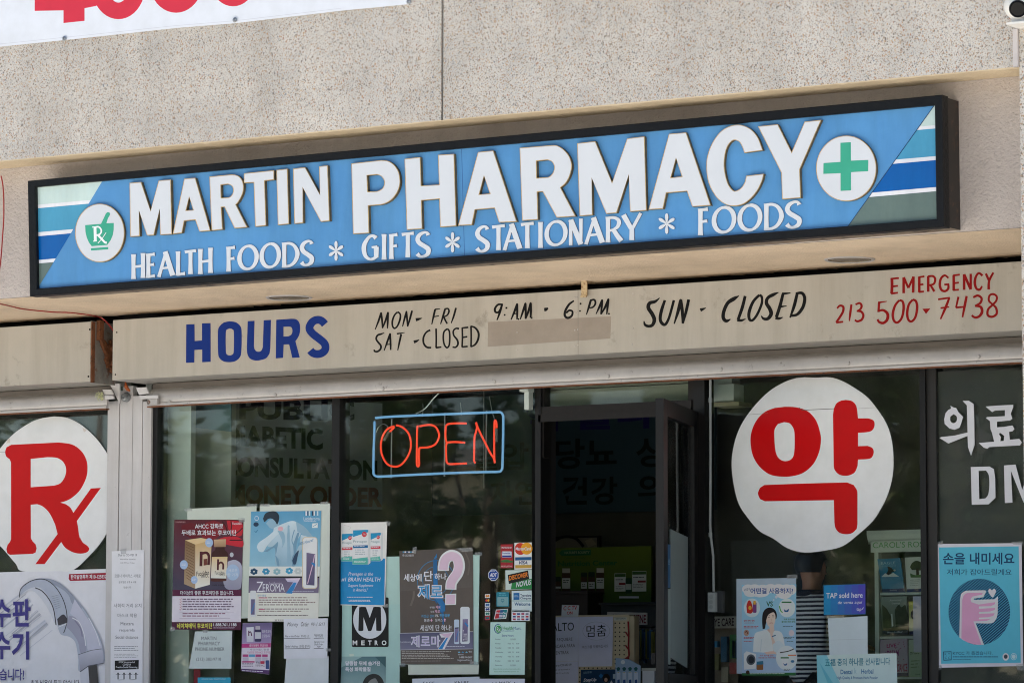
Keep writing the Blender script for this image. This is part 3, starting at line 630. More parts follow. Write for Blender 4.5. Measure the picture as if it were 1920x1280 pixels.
# small raised lettering: flared strokes (x, y in the letter's box, width as a share of its height)
TH, TN = .165, .10
V = lambda x: [(x, 0, .2), (x, .12, .17), (x, .5, .155), (x, .88, .17), (x, 1, .2)]
def Hb(x0, x1, y, w=TN): return [(x0, y, w), (x0+(x1-x0)*.7, y, w), (x1, y, w*1.35)]
def O_(x0, x1): 
    r = []
    for i in range(25):
        a = 2*math.pi*i/24-math.pi/2; r.append(((x0+x1)/2+(x1-x0)/2*math.cos(a), .5+.46*math.sin(a), TN+(TH*1.05-TN)*abs(math.cos(a+.25))**1.3))
    return r
SP = [(.93, .17, .16), (.82, .075, .10), (.55, .05, .10), (.2, .13, .14), (.06, .28, .17), (.22, .43, .17), (.6, .56, .17), (.93, .70, .18), (.88, .87, .15), (.55, .95, .11), (.25, .93, .11), (.02, .82, .17)]
GL = {
 'H': [V(0), V(1), Hb(0, 1, .51)], 'E': [V(0), Hb(-.1, 1, .05, .11), Hb(0, .9, .47), Hb(-.1, 1.02, .95, .11)], 'F': [V(0), Hb(-.1, 1, .05, .11), Hb(0, .92, .49)],
 'L': [V(0), Hb(-.1, 1, .95, .12)], 'T': [[(.5, .02, .17), (.5, .5, .155), (.5, 1, .19)], [(-.08, .06, .13), (.5, .05, .10), (1.08, .06, .13)]], 'I': [V(.5)],
 'A': [[(.47, .03, .11), (-.02, 1, .14)], [(.42, 0, .2), (.96, 1, .21)], Hb(.2, .75, .66, .09)], 'O': [O_(0, 1)],
 'D': [V(0), [(-.1, .055, .11), (.4, .05, .11), (.8, .2, .14), (1, .5, .175), (.8, .8, .14), (.4, .95, .11), (-.1, .945, .11)]], 'S': [SP],
 'G': [[(.95, .16, .18), (.75, .07, .12), (.45, .08, .11), (.1, .32, .16), (.03, .55, .175), (.15, .8, .15), (.45, .95, .11), (.75, .95, .11), (.97, .88, .12)], [(.97, .5, .2), (.97, .92, .17)], Hb(.62, 1.05, .5, .09)],
 'N': [[(.0, 0, .12), (.0, 1, .14)], [(.0, 0, .2), (1, 1, .2)], [(1, 0, .14), (1, 1, .11)]],
 'R': [V(0), [(-.1, .05, .10), (.4, .05, .11), (.75, .15, .14), (.82, .28, .16), (.7, .43, .13), (.35, .53, .10), (0, .53, .10)], [(.38, .5, .17), (.68, .76, .18), (1.0, 1, .2)]],
 'Y': [[(-.02, 0, .2), (.45, .56, .17)], [(1.02, 0, .12), (.5, .58, .12)], [(.48, .5, .16), (.48, 1, .19)]],
}
PET = [(0, 0, .05), (0, -.18, .14), (0, -.34, .19), (0, -.45, .14), (0, -.5, .04)]
def small(ch, crop, x0, x1, y0, y1, parent):
    h = y1-y0; sl = -.083; mb = MB(); th = TH*h
    if ch == '*':
        strokes = []
        for k in range(6):
            a = k*math.pi/3; ca, sa = math.cos(a), math.sin(a); cx_, cy_ = (x0+x1)/2, (y0+y1)/2
            strokes.append([(cx_+(px*ca-py*sa)*(x1-x0)*1.02*1.0, cy_+(px*sa+py*ca)*h, w_*h*.85) for px, py, w_ in smoothpts(PET, 4)])
    else:
        strokes = []
        for st in GL[ch]:
            st = smoothpts(st, 5) if len(st) > 3 and ch in 'OSDGR' and st[0] != V(0)[0] else st
            strokes.append([(x0+th/2+u*(x1-x0-th), y0+v*h+sl*u*(x1-x0), w_*h) for u, v, w_ in st] if ch != 'I' else [((x0+x1)/2, y0+v*h, w_*h) for u, v, w_ in st])
    for k, st in enumerate(strokes):
        L, R = ribbon(st, 1); n = len(st); yf = YP-.006-k*.00022
        f = [at(*cv(crop, [p_])[0], yf) for p_ in L+R]; bk = [Vector((v.x, YP+.001, v.z)) for v in f]; b_ = 2*n
        fs = [(i, i+1, n+i+1, n+i) for i in range(n-1)]
        mb.add(f+bk, fs, 1)
        ring = list(range(n))+list(range(2*n-1, n-1, -1)); mb.f += [[len(mb.v)-4*n+ring[i], len(mb.v)-4*n+ring[(i+1) % (2*n)], len(mb.v)-2*n+ring[(i+1) % (2*n)], len(mb.v)-2*n+ring[i]] for i in range(2*n)]; mb.m += [0]*(2*n)
    mesh('small_letter' if ch != '*' else 'star', mb.v, mb.f, [M['edge'], M['white']], parent, mb.m)
M['edge'] = simple('letter_edge', (120, 116, 122), .5)
s1, s2, s3 = (230, 430, 4.5714), (660, 390, 3.4286), (1200, 370, 6.)
for t in (('H',s1,75,192,213,426),('E',s1,203,292,209,416),('A',s1,295,452,196,408),('L',s1,457,552,188,397),('T',s1,522,640,181,388),('H',s1,648,770,168,384),
  ('F',s1,890,980,150,362),('O',s1,983,1166,142,356),('O',s1,1173,1357,123,340),('D',s1,1367,1516,114,328),('S',s1,1512,1645,97,323),('*',s1,1760,1897,100,268),
  ('G',s2,60,172,176,341),('I',s2,192,220,168,332),('F',s2,240,305,168,328),('T',s2,312,405,161,321),('S',s2,403,510,154,325),('*',s2,595,697,155,285),
  ('S',s2,787,890,116,291),('T',s2,893,990,113,275),('A',s2,968,1097,106,272),('T',s2,1078,1176,97,263),('I',s2,1197,1226,90,257),('O',s2,1238,1386,86,250),('N',s2,1392,1485,76,241),('A',s2,1492,1628,66,234),('R',s2,1632,1745,57,222),('Y',s2,1733,1868,44,212),
  ('*',s3,200,399,180,410),('F',s3,655,788,128,428),('O',s3,807,1083,113,416),('O',s3,1096,1376,88,392),('D',s3,1397,1617,72,372),('S',s3,1622,1827,46,362)):
    small(t[0], t[1], *t[2:], SG)
# ------------------------------------------------------------------ hand-painted hours on the shutter housing
hk = (330, 580, 6.4); NAVY = (8, 44, 122)
L1 = Pic(hk, BY-.0006, parent=T1, mat='dull')
def hp(pts, holes=()): L1.poly(pts, NAVY, layer='letter#%d' % L1.k, holes=holes)
hp([(123,180),(222,176),(224,378),(312,372),(312,167),(415,163),(416,628),(314,632),(314,480),(222,486),(220,636),(120,640)])
hp(sm((640,142),(720,155),(775,205),(788,280),(784,500),(765,575),(710,620),(640,632),(570,622),(520,580),(505,510),(503,270),(525,200),(575,155)), [sm((645,227),(680,240),(694,280),(692,500),(675,540),(640,550),(608,535),(598,490),(597,280),(612,240))])
hp([(860,140),(942,136),(935,440)]+sm((940,470),(962,500),(995,507),(1025,492),(1042,450))+[(1052,130),(1140,125),(1132,460)]+sm((1122,530),(1080,585),(1010,608),(950,612),(890,590),(858,540),(850,470)))
hp([(1203,125)]+sm((1380,112),(1440,118),(1480,160),(1490,230),(1480,300),(1455,350),(1432,380))+[(1485,575),(1395,580),(1357,418),(1292,420),(1285,580),(1197,586)], [[(1290,208)]+sm((1350,205),(1385,215),(1397,255),(1385,300),(1350,322))+[(1290,326)]])
L1.stroke([(1788,178),(1752,140),(1705,124),(1650,140),(1612,185),(1602,235),(1640,290),(1710,345),(1770,395),(1793,440),(1785,490),(1745,525),(1690,535),(1640,520),(1612,490)], 94, NAVY, 6, layer='letter#s')
INK = (7, 8, 10)
def brush(crop, w, col, strokes):
    p = Pic(crop, BY-.0006, parent=T1, mat='dull'); p.k = 1
    for st in strokes:
        n = len(st); q = [(*a[:2], (a[2] if len(a) > 2 else 1)*w) for a in st]
        if n > 2: q = smoothpts(q, 6)
        p.stroke(q, w, col, 0, layer='lettering')
        for e in (0, -1):
            if len(st[e]) < 3: p.ell(q[e][0], q[e][1], w*.42, w*.42, col, n=10, layer='lettering')
    p.done()
kb = (690, 550, 8.348)
def seg(*pts): return list(pts)
brush(kb, 30, INK, [
 [(205,305),(165,430),(112,565,.5)], [(205,305),(222,440),(225,545,.6)], [(312,300),(275,420),(228,540,.6)], [(312,300),(308,440),(303,550,.5)],
 [(465,290,.9),(415,340,.9),(382,430,1),(385,510,.9),(415,545,.9),(460,510,.9),(500,410,1),(505,330,.9),(468,288,.9)],
 [(603,285),(570,400),(540,520,.5)], [(600,285),(612,400),(620,520,.7)], [(688,277),(655,400),(622,520,.5)],
 [(748,412,1.7),(790,402,1.3),(850,385,.2)],
 [(1050,255),(1025,360),(998,485,.5)], [(1050,250,.8),(1130,242,.3)], [(1030,365,.6),(1110,350,.5)],
 [(1205,250),(1170,370),(1135,480,.5)], [(1195,245,.8),(1250,238,.8),(1268,280,.9),(1240,340,.8),(1180,368,.7)], [(1185,365,.8),(1210,420,.9),(1240,475,.8)],
 [(1375,235),(1340,360),(1302,465,.5)],
 [(255,615,.3),(205,635,.9),(150,655,1),(128,710,1),(160,765,1),(200,815,1),(195,870,1),(150,908,1),(105,905,.9),(95,880,.8)],
 [(345,632),(300,760),(252,895,.5)], [(345,632),(352,770),(355,885,.7)], [(282,800,.6),(350,795,.5)],
 [(452,632,.9),(575,612,.3)], [(520,635,1),(490,770,1),(465,890,.5)],
 [(718,760,1.6),(760,745,1.2),(805,722,.2)],
 [(975,572,1),(910,610,.9),(868,690,1),(872,780,1),(920,840,1),(990,848,.9)],
 [(1065,550,.9),(1068,700,.9),(1066,845,.9)], [(1058,850,.9),(1150,838,.8)],
 [(1240,555,.9),(1190,600,.9),(1178,700,.9),(1195,800,.9),(1235,848,.9),(1270,810,.9),(1280,700,.9),(1272,590,.9),(1240,553,.9)],
 [(1425,552,1),(1375,548,.8),(1335,590,.9),(1345,660,.9),(1395,725,1),(1408,790,1),(1375,840,.9),(1322,838,.8)],
 [(1475,535,.9),(1478,690,.9),(1472,840,.9)], [(1470,540,.8),(1570,530,.9)], [(1475,690,.8),(1555,676,.9)], [(1470,838,.9),(1560,828,.9)],
 [(1612,510,.9),(1615,680,.9),(1612,835,.9)], [(1605,510,.7),(1680,540,1),(1730,620,1.1),(1722,720,1.1),(1675,800,1),(1605,835,.7)]])
lb = (900, 540, 6.4)
brush(lb, 26, INK, [
 [(265,195,.8),(215,200,.9),(180,245,1),(185,285,1),(220,290,.9),(250,240,.8),(265,195,.8)], [(265,195),(235,300),(203,385,.5)],
 [(316,238)], [(296,322)],
 [(445,192),(410,290),(372,380,.5)], [(445,192),(447,290),(444,375,.7)], [(400,308,.6),(448,305,.5)], [(462,372)],
 [(545,185),(515,280),(483,375,.5)], [(545,185),(548,290),(545,370,.7)], [(608,180),(580,280),(548,370,.6)], [(608,180),(610,280),(606,355,.8)], [(618,357)],
 [(770,258,1.4),(790,255,1.6),(818,240,.6)],
 [(1128,152,.7),(1070,195,1),(1025,270,1.1),(1018,330,1.1),(1055,358,1.1),(1102,330,1),(1108,280,.9),(1070,268,.9),(1035,300,.8)],
 [(1207,187)], [(1200,275)],
 [(1330,145),(1305,230),(1276,320,.4)], [(1320,150,.8),(1370,140,.9),(1385,180,.9),(1360,225,.8),(1315,240,.7)], [(1338,310,.8)],
 [(1465,145),(1430,230),(1392,312,.4)], [(1465,145),(1460,230),(1450,315,.6)], [(1540,135),(1500,230),(1452,315,.5)], [(1540,135),(1530,230),(1520,315,.5)], [(1548,308)]])
mb_ = (1190, 530, 5.647)
brush(mb_, 34, INK, [
 [(265,160,.25),(215,200,.9),(160,215,1.1),(145,265,1.2),(185,330,1.2),(208,390,1.2),(190,445,1),(150,460,.9),(110,445,.8),(98,405,.3)],
 [(320,185,.8),(285,290,1),(270,380,1),(290,430,1),(325,440,.9),(360,380,.8),(390,280,.8),(415,185,.8)],
 [(487,185),(460,300),(418,435,.4)], [(487,185),(505,310),(510,430,.7)], [(572,178,.9),(545,300,.9),(512,430,.5)],
 [(695,290,1.1),(720,280,.8),(755,265,.15)],
 [(1105,138,.2),(1050,170,1.2),(985,215,1.1),(945,300,1.1),(938,370,1.1),(970,405,1),(1015,385,.3)],
 [(1170,140,.9),(1140,260,1),(1095,390,.9)], [(1085,395,.8),(1130,398,.8),(1175,382,.2)],
 [(1320,130,.8),(1255,200,.9),(1212,310,1),(1215,385,.9),(1250,395,.8),(1300,330,.8),(1345,220,.8),(1345,150,.8),(1320,130,.8)],
 [(1525,102,.2),(1470,125,1),(1410,160,1),(1395,215,1.1),(1430,275,1.2),(1445,330,1.2),(1410,380,1),(1365,380,.8),(1340,350,.3)],
 [(1570,120,.9),(1540,240,1),(1500,365,1)], [(1560,118,.8),(1650,108,.3)], [(1540,255,.7),(1610,245,.2)], [(1490,372,.9),(1530,378,.8),(1570,365,.2)],
 [(1720,115,.9),(1690,240,1),(1645,370,.5)], [(1705,115,.7),(1770,110,.9),(1800,165,1),(1780,260,1),(1720,335,.9),(1650,350,.7)]])
nb = (1550, 500, 5.647); RED = (136, 2, 6)
brush(nb, 28, RED, [
 [(690,120,1.1),(692,200,1.1),(688,285,1.1)], [(680,128,.7),(765,120,.7)], [(690,210,.7),(755,202,.7)], [(682,284,.8),(755,275,.7)],
 [(815,115,1),(815,280,1)], [(815,112,1),(865,225,.8)], [(920,105,.9),(865,225,.8)], [(918,105,1),(915,275,1)],
 [(980,105,1),(980,270,1)], [(975,112,.7),(1035,102,.7)], [(980,192,.7),(1025,185,.7)], [(975,268,.7),(1030,262,.7)],
 [(1075,100,1),(1075,265,1)], [(1070,103,.8),(1125,100,.8),(1148,130,.9),(1135,180,.8),(1080,198,.7)], [(1100,195,.8),(1140,262,.9)],
 [(1290,120,.7),(1250,92,.8),(1210,125,.9),(1198,190,1),(1215,245,.9),(1255,258,.9),(1287,230,.9),(1288,185,.8)], [(1245,190,.7),(1298,185,.7)],
 [(1345,90,1),(1345,252,1)], [(1340,93,.7),(1410,84,.7)], [(1345,175,.7),(1400,168,.7)], [(1340,248,.7),(1400,243,.7)],
 [(1455,80,1),(1455,245,1)], [(1455,80,1),(1525,240,1)], [(1525,75,.9),(1525,240,.9)],
 [(1650,95,.9),(1612,68,.8),(1580,105,.9),(1568,170,1),(1585,230,.9),(1620,242,.9),(1645,205,.6)],
 [(1685,72,.9),(1720,150,.9)], [(1765,62,.8),(1720,150,.9),(1715,240,1)],
 [(110,440,.7),(140,412,.8),(175,425,.9),(172,475,.9),(135,540,.9),(100,588,.8)], [(100,590,.8),(175,582,.7)], [(262,398,.8),(250,490,.9),(240,575,.4)],
 [(305,400,.7),(350,385,.8),(370,415,.9),(355,450,.8),(318,470,.6)], [(318,470,.6),(365,475,.9),(388,515,.9),(370,560,.9),(325,578,.8),(298,562,.7)],
 [(545,380,.8),(638,366,.3)], [(555,375,.9),(548,480,.9)], [(548,470,.7),(600,460,.9),(645,500,1.1),(640,560,1.1),(600,595,1),(555,585,.9),(540,555,.7)],
 [(770,355,.8),(725,410,.9),(700,500,1),(712,570,.9),(750,590,.9),(795,540,.9),(815,440,1),(805,370,.9),(770,355,.8)],
 [(912,348,.8),(870,400,.9),(852,490,1),(865,560,.9),(900,578,.9),(940,530,.9),(958,430,1),(945,365,.9),(912,348,.8)],
 [(1180,345,.7),(1305,328,.7)], [(1298,330,.8),(1260,430,1),(1205,555,.6)], [(1205,438,.7),(1298,425,.5)],
 [(1395,318,.8),(1370,430,.7)], [(1365,432,.7),(1455,425,.7)], [(1482,310,.9),(1460,420,1),(1438,535,.6)],
 [(1552,325,.8),(1600,305,.9),(1640,335,.9),(1625,385,.9),(1570,415,.7)], [(1570,415,.7),(1630,425,1),(1645,475,1.1),(1620,520,1),(1575,538,.9),(1535,515,.8)],
 [(1760,400,.7),(1718,360,.8),(1725,305,.8),(1765,290,.8),(1800,315,.8),(1795,360,.8),(1755,405,.8),(1710,450,.9),(1705,510,.9),(1750,530,.9),(1798,500,.9),(1795,440,.9),(1760,400,.7)]])
tr = Pic(nb, BY-.0006, parent=T1, mat='dull'); tr.poly([(1013,445),(1098,441),(1052,500)], RED, layer='lettering').done(); L1.done()
# ------------------------------------------------------------------ banner on the fascia
bn = Pic((0, 0, 1), -.012, 'white vinyl banner with red numerals nailed across the concrete fascia', 'banner', 'vinyl_banner', sl=-.105, mat='vinyl')
bn.sheet([(-260,-260),(768,-330),(770,8),(640,20.5),(440,44),(330,53),(160,71.5),(0,88),(-260,114)], (220, 222, 229), th=.003)
BR_ = (206, 50, 68)
bn.poly([(-30,-110),(160,-250),(160,-6),(181,-8),(181,12-.5),(158.5,16),(158.5,39.6),(119,43.7),(119,20),(65,12+9),(65,-10)], BR_, layer='numerals')
bn.ring(222, -23, 34, 44, 31, BR_, layer='numerals'); bn.ring(330, -35, 35, 44, 31, BR_, layer='numerals'); bn.ring(437, -47, 31, 44, 31, BR_, layer='numerals')
bn.stroke([(0,83),(160,66.5),(330,48.5),(440,39.5),(640,16)], .7, (200, 200, 208), 0, layer='hem'); bn.done()
for px, py in ((121, 73), (441, 38), (767, 4)):
    MB().lathe(at(px, py, -.016), (0, -1, 0), [(.006, .0), (.014, .0), (.015, .004), (.008, .006), (.006, .001)], 14).build('grommet', M['steel'], bn.T, True)
# ------------------------------------------------------------------ camera and conduit top right
c = at(1911, 11, -.10); SC = empty('security_camera', c, 'white dome security camera with a black lens at the corner of the fascia', 'security camera')
prof = [(.0001, .076)]+[(.076*math.sin(a), .076*math.cos(a)) for a in [math.pi*i/14 for i in range(1, 14)]]+[(.0001, -.076)]
MB().lathe(c, (.1, -.5, -.1), prof, 28).build('housing', M['plastic'], SC, True)
ld = (at(1907, 20, -.2)-c).normalized()
MB().lathe(c, ld, [(.042, .06), (.044, .078), (.038, .084), (.034, .080), (.0001, .080)], 24).build('lens', M['lens'], SC, True)
MB().box(c.x-.045, c.x+.09, -.16, -.001, c.z-.101, c.z-.091).box(c.x-.03, c.x+.06, -.13, -.06, c.z-.09, c.z-.068).build('mount', M['plastic'], SC)
x0, x1 = at(1903.5, 90, -.001).x, at(1912, 90, -.001).x
cc_ = MB(); cc_.box(x0, x1, -.03, -.001, at(1905, 126, -.015).z, c.z-.102).box(x0-.008, x0-.001, -.012, -.001, at(1905, 126, -.015).z, c.z-.102)
tag(cc_.build('cable_conduit', simple('grey_white_conduit', (196, 188, 186), .5)), 'short white cable conduit running down below the dome camera', 'conduit')
# ------------------------------------------------------------------ recessed lights in the soffit
for px, py, lab in ((542, 557.3, 'recessed round soffit light above the painted word HOURS'), (1593, 486, 'recessed round soffit light above the word CLOSED, under the green cross')):
    q = onz(px, py, ZS-.002); T = empty('recessed_light', q, lab, 'ceiling light', 'recessed lights in the soffit')
    MB().lathe(q, (0, 0, -1), [(.118, -.02), (.118, .004), (.132, .008), (.138, .002), (.138, 0)], 40).build('trim_ring', M['metal'], T, True)
    MB().lathe(q, (0, 0, -1), [(.117, .004), (.117, .0), (.09, .0012), (.0001, .0016)], 40).build('reflector', simple('frosted_lamp', (150, 138, 122), .25, metal=.5, var=.2), T, True)
# ------------------------------------------------------------------ loose red wires on the left
pts = [at(2, 330, .2), at(5, 345, .2), at(7, 370, .2), at(7, 410, .2), at(5, 440, .2), at(3, 470, .2), at(0, 500, .2), at(-6, 540, .2)]
t = MB(); t.tube([Vector(p_) for p_ in smoothpts([tuple(v) for v in pts], 4)], .004, 6)
tag(t.build('red_cable', M['redwire']), 'thin red cable dangling on the stucco left of the sign', 'cable')
pts = [onz(*p_, ZS-.012) for p_ in ((-8, 568), (18, 573.5), (45, 579.5), (100, 585), (130, 586), (165, 590), (186, 594))]+[at(193, 598, 1.1), at(203, 607, 1.19), at(214, 622, 1.24)]
t = MB(); t.tube([Vector(p_) for p_ in smoothpts([tuple(v) for v in pts], 4)], .004, 6)
tag(t.build('red_cable', M['redwire']), 'red cable crossing the soffit to the rusty shutter end plate', 'cable')
# ------------------------------------------------------------------ neon sign behind the glass
def emit(name, c, s):
    m, nt, b = nmat(name); b.inputs['Base Color'].default_value = (*[x*.6 for x in lin(c)], 1); b.inputs['Emission Color'].default_value = (*lin(c), 1); b.inputs['Emission Strength'].default_value = s; b.inputs['Roughness'].default_value = .25; return m
YN = YG+.07; nc = (690, 760, 7.111)
O = empty('neon_open_sign', at(820, 892, YN), 'red neon OPEN sign with a pale blue tube border', 'neon sign')
def npt(pts, dy=0., n=6, closed=False):
    return [at(*cv(nc, [p_])[0], YN+dy) for p_ in smoothpts(pts, n, closed)] if n else [at(*cv(nc, [p_])[0], YN+dy) for p_ in pts]
R_ = emit('neon_red', (255, 74, 48), .26); Bl = emit('neon_blue', (126, 178, 226), .2)
rad = .0062
def ntube(name, sts, mat, r=rad, **k):
    t = MB()
    for st in sts: t.tube(npt(st, **k), r, 8)
    return t.build(name, mat, O, True)
ntube('neon_letter', [[(375,270),(300,262),(350,275),(262,310),(200,400),(172,520),(185,650),(250,770),(340,812),(430,795),(510,710),(565,590),(570,470),(540,370),(475,300),(415,270),(378,262)][2:], [(350,290),(320,320),(290,345)]], R_)
ntube('neon_letter', [[(690,275),(760,262),(840,258),(905,290),(945,370),(940,440),(890,520),(800,555),(700,562),(683,590),(680,700),(682,790),(668,808),(652,790),(650,700),(652,500),(655,330),(662,265)]], R_)
ntube('neon_letter', [[(1310,238),(1200,236),(1090,242),(1050,258),(1036,300),(1032,400),(1040,470),(1052,488)], [(1290,495),(1180,485),(1090,488),(1052,500),(1040,560),(1042,690),(1050,750),(1085,778),(1200,775),(1320,770)]], R_)
ntube('neon_letter', [[(1432,760),(1415,740),(1416,600),(1420,430),(1440,350),(1452,290),(1440,225)], [(1440,225),(1480,330),(1560,490),(1630,630),(1675,700),(1692,765)], [(1690,765),(1685,700),(1682,500),(1685,280),(1690,205),(1705,205),(1714,250),(1714,300)]], R_)
ntube('border_tube', [[(100,165),(300,148),(800,125),(1400,100),(1700,88),(1765,90),(1795,120),(1803,180),(1800,500),(1792,800),(1780,855),(1745,880),(1600,884),(1200,895),(600,922),(200,944),(130,945),(85,925),(72,860),(76,600),(85,350),(88,210)]], Bl, r=.0073)
for x, a, b in ((310, 180, 970), (1018, 95, 945), (1572, 70, 900)):
    ntube('support_rod', [[(x+8, a), (x, b)]], M['steel'], r=.005, dy=.03, n=0)
ntube('support_rod', [[(440,262),(1030,250)]], M['cab'], r=.009, dy=.035, n=0)
ntube('electrode_cap', [[(285,350),(212,465)]], M['rusty'], r=.0085, n=0); ntube('electrode_cap', [[(1712,310),(1715,485)]], M['rusty'], r=.0085, n=0); ntube('electrode_cap', [[(1330,770),(1420,768)]], M['cab'], r=.0095, n=0)
ntube('feed_wire', [[(110,360),(140,290),(200,248),(250,265),(270,300)]], M['steel'], r=.003)
t = MB(); t.tube(npt([(722,150),(735,60),(730,-30)]), .0022, 5).tube(npt([(1245,125),(1240,40),(1230,-40)]), .0022, 5).tube(npt([(1690,190),(1650,60),(1620,-120)]), .0025, 5).tube(npt([(1545,1100),(1545,-200)], n=0), .002, 5).tube(npt([(640,105),(760,40),(870,-90),(960,-180)]), .004, 5)
t.build('hanging_wire', M['steel'], O)
# ------------------------------------------------------------------ big round signs on the glass
YO = YG-.006
WP = (240, 238, 240); RD = (200, 0, 4)
yk = Pic((1360, 700, 3.7656), YO, 'large white disc with red Korean lettering on the window right of the door', 'disc sign', 'round_window_sign', mat='vinyl')
yk.sheet(sm((560,26),(640,29),(740,27),(830,55),(925,110),(1000,165),(1060,235),(1130,340),(1170,450),(1186,590),(1180,720),(1150,840),(1110,930),(1040,1040),(930,1140),(830,1215),(720,1245),(560,1262),(440,1232),(340,1165),(240,1110),(160,1020),(95,920),(60,790),(44,650),(55,530),(90,410),(150,300),(240,190),(330,110),(430,55),(500,32)), WP, th=.004)
yk.poly(sm((420,234),(500,238),(580,265),(640,330),(670,420),(675,480),(660,560),(620,640),(550,700),(470,724),(390,727),(310,710),(240,655),(195,580),(178,490),(185,410),(220,330),(280,270),(350,242)), RD, holes=[sm((415,343),(455,352),(482,390),(489,440),(487,550),(470,600),(425,618),(380,600),(355,550),(346,450),(348,395),(372,355))], layer='letter#1')
yk.poly(sm((850,186),(895,195),(925,230),(935,300))+[(937,316)]+sm((1010,316),(1045,330),(1054,360),(1042,395),(1010,412),(937,418))+[(937,512)]+sm((1005,510),(1038,525),(1048,555),(1035,590),(1005,603),(937,606))+sm((934,650),(915,695),(880,716),(840,721),(800,710),(772,680),(765,650))+[(760,290)]+sm((765,250),(785,210),(820,190)), RD, layer='letter#2')
yk.poly(sm((275,786),(560,775),(860,768))+sm((905,785),(930,825),(933,870))+[(933,1060)]+sm((928,1095),(895,1125),(850,1133),(805,1122),(778,1090),(770,1050))+[(766,893),(280,901)]+sm((245,885),(230,845),(245,805)), RD, layer='letter#3')
yk.stroke([(160,290),(300,280)], 1.8, (120, 116, 112), 0, layer='crack').stroke([(520,240),(545,260),(590,256),(765,248)], 4, (90, 84, 80), 0, layer='crack').stroke([(935,247),(1060,240)], 1.6, (150, 145, 142), 0, layer='crack').done()
L0 = (0, 740, 4.7407); L1c = (0, 1000, 4.572)
rx = Pic(L0, YO, 'large white disc with a red prescription symbol on the far left window', 'disc sign', 'round_window_sign', mat='vinyl')
rx.sheet(sm((480,190),(600,205),(720,265),(830,360),(905,450),(957,535),(990,640),(1000,800),(990,1000),(970,1160),(940,1240),(880,1330),(800,1420),(650,1555),(500,1565),(200,1565),(140,1500),(20,1360),(-60,1280),(-130,1100),(-150,900),(-120,700),(-60,570),(30,440),(140,330),(280,240),(380,205)), WP, th=.004)
def q1_(x, y): return (x*L0[2]/L1c[2], (y/L1c[2]+260)*L0[2])
lo = lambda pts: [((x/L1c[2])*L0[2], ((y/L1c[2])+260)*L0[2]) for x, y in pts]
RX = [(100,443)]+sm((520,422),(640,440),(720,495),(765,570),(778,650),(765,740),(715,840),(650,905),(590,940),(535,955))+sm((585,970),(625,1000),(652,1047))+[(808,830),(897,825),(683,1120)]+sm((693,1170),(702,1240),(715,1290))+lo(sm((685,30),(710,75),(745,100),(765,130),(745,158),(690,170),(625,158),(560,120),(525,70)))+lo([(382,260),(303,260)])+[(512,1235)]+sm((490,1150),(440,1050),(380,990),(330,970))+[(273,975)]+lo([(265,40),(280,65),(305,90),(314,125),(305,160),(280,172),(85,180),(62,165),(55,130),(65,95),(85,70),(95,45)])+[(98,600)]+sm((85,570),(55,545),(46,505),(58,465))
rx.poly(RX, RD, holes=[[(273,568)]+sm((420,553),(510,560),(565,600),(588,660),(575,730),(535,785),(480,805))+[(273,820)]], layer='lettering')
rx.poly([(70,390),(88,385),(90,425),(55,430)], (214, 206, 196), layer='tape_mark').poly([(732,290),(770,310),(755,330),(745,328)], (214, 206, 196), layer='tape_mark').stroke([(-20,506),(48,506)], 3, (120, 114, 110), 0, layer='crack').done()
# ------------------------------------------------------------------ papers, posters and stickers on the glass
YB, YA = YG-.002, YG-.005     # backing boards / posters outside the glass
W_ = (224, 224, 232); K_ = (30, 30, 34)
Q = (310, 930, 3.657); V_ = (620, 960, 4.); R5 = (620, 1100, 5.0526); WW = (1000, 1000, 4.5706); T4 = (1320, 960, 4.); U4 = (1600, 960, 4.)
def pic(name, crop, Y, label, cat, group=None, sl=0., mat='print'): return Pic(crop, Y, label, cat, name, group, sl, mat=mat)
GB = 'backing boards taped to the glass'; GP = 'posters and notices on the shop windows'; GS = 'stickers beside the door'
p = pic('backing_board', Q, YB, 'pale cream backing board behind the red supplement poster', 'board', GB); p.sheet([(150,85),(625,65),(618,832),(150,850)], (200, 208, 196)); p.tape([(130,82),(185,80),(185,100),(130,102)]).tape([(560,52),(632,50),(630,72),(560,74)]).done()
p = pic('backing_board', Q, YB, 'pale cream backing board behind the blue back-pain poster', 'board', GB); p.sheet([(648,62),(1130,48),(1122,822),(640,840)], (208, 214, 204)); p.tape([(1060,38),(1115,36),(1115,54),(1060,56)]).tape([(650,52),(715,50),(715,68),(650,70)]).done()
# red supplement poster
p = pic('supplement_poster', Q, YA, 'dark red supplement poster with a gold box and bottle, large, at the left window', 'poster', GP, mat='gloss')
p.sheet([(62,160),(535,160),(517,915),(44,912)], (60, 20, 34))
p.poly([(61,162),(534,162),(523,640),(50,640)], (92, 22, 36), (70, 66, 88))
p.poly(sm((330,165),(400,190),(440,230),(380,260),(330,300),(260,290),(240,220),(280,180)), (128, 22, 36)).poly(sm((420,165),(500,170),(532,200),(520,270),(460,260),(430,215)), (190, 34, 50)).poly(sm((330,310),(400,280),(480,275),(530,300),(530,345),(470,340),(420,330)), (196, 36, 54)).poly(sm((170,180),(240,200),(250,260),(190,290),(120,250),(110,200)), (104, 18, 32))
for a, b in (((390,170),(425,250)), ((450,170),(440,260)), ((530,215),(450,275)), ((530,300),(440,300))): p.stroke([a, ((a[0]+b[0])/2+8, (a[1]+b[1])/2), b], 7, (60, 14, 24))
p.poly(sm((420,450),(480,435),(526,480),(522,600),(505,636),(430,638),(400,600),(395,520)), (186, 186, 204), (150, 148, 170))
p.text('AHCC 강화로', 203, 186, 397, 222, W_, .015).text('두배로 효과보는 후코이단', 112, 230, 487, 268, W_, .015)
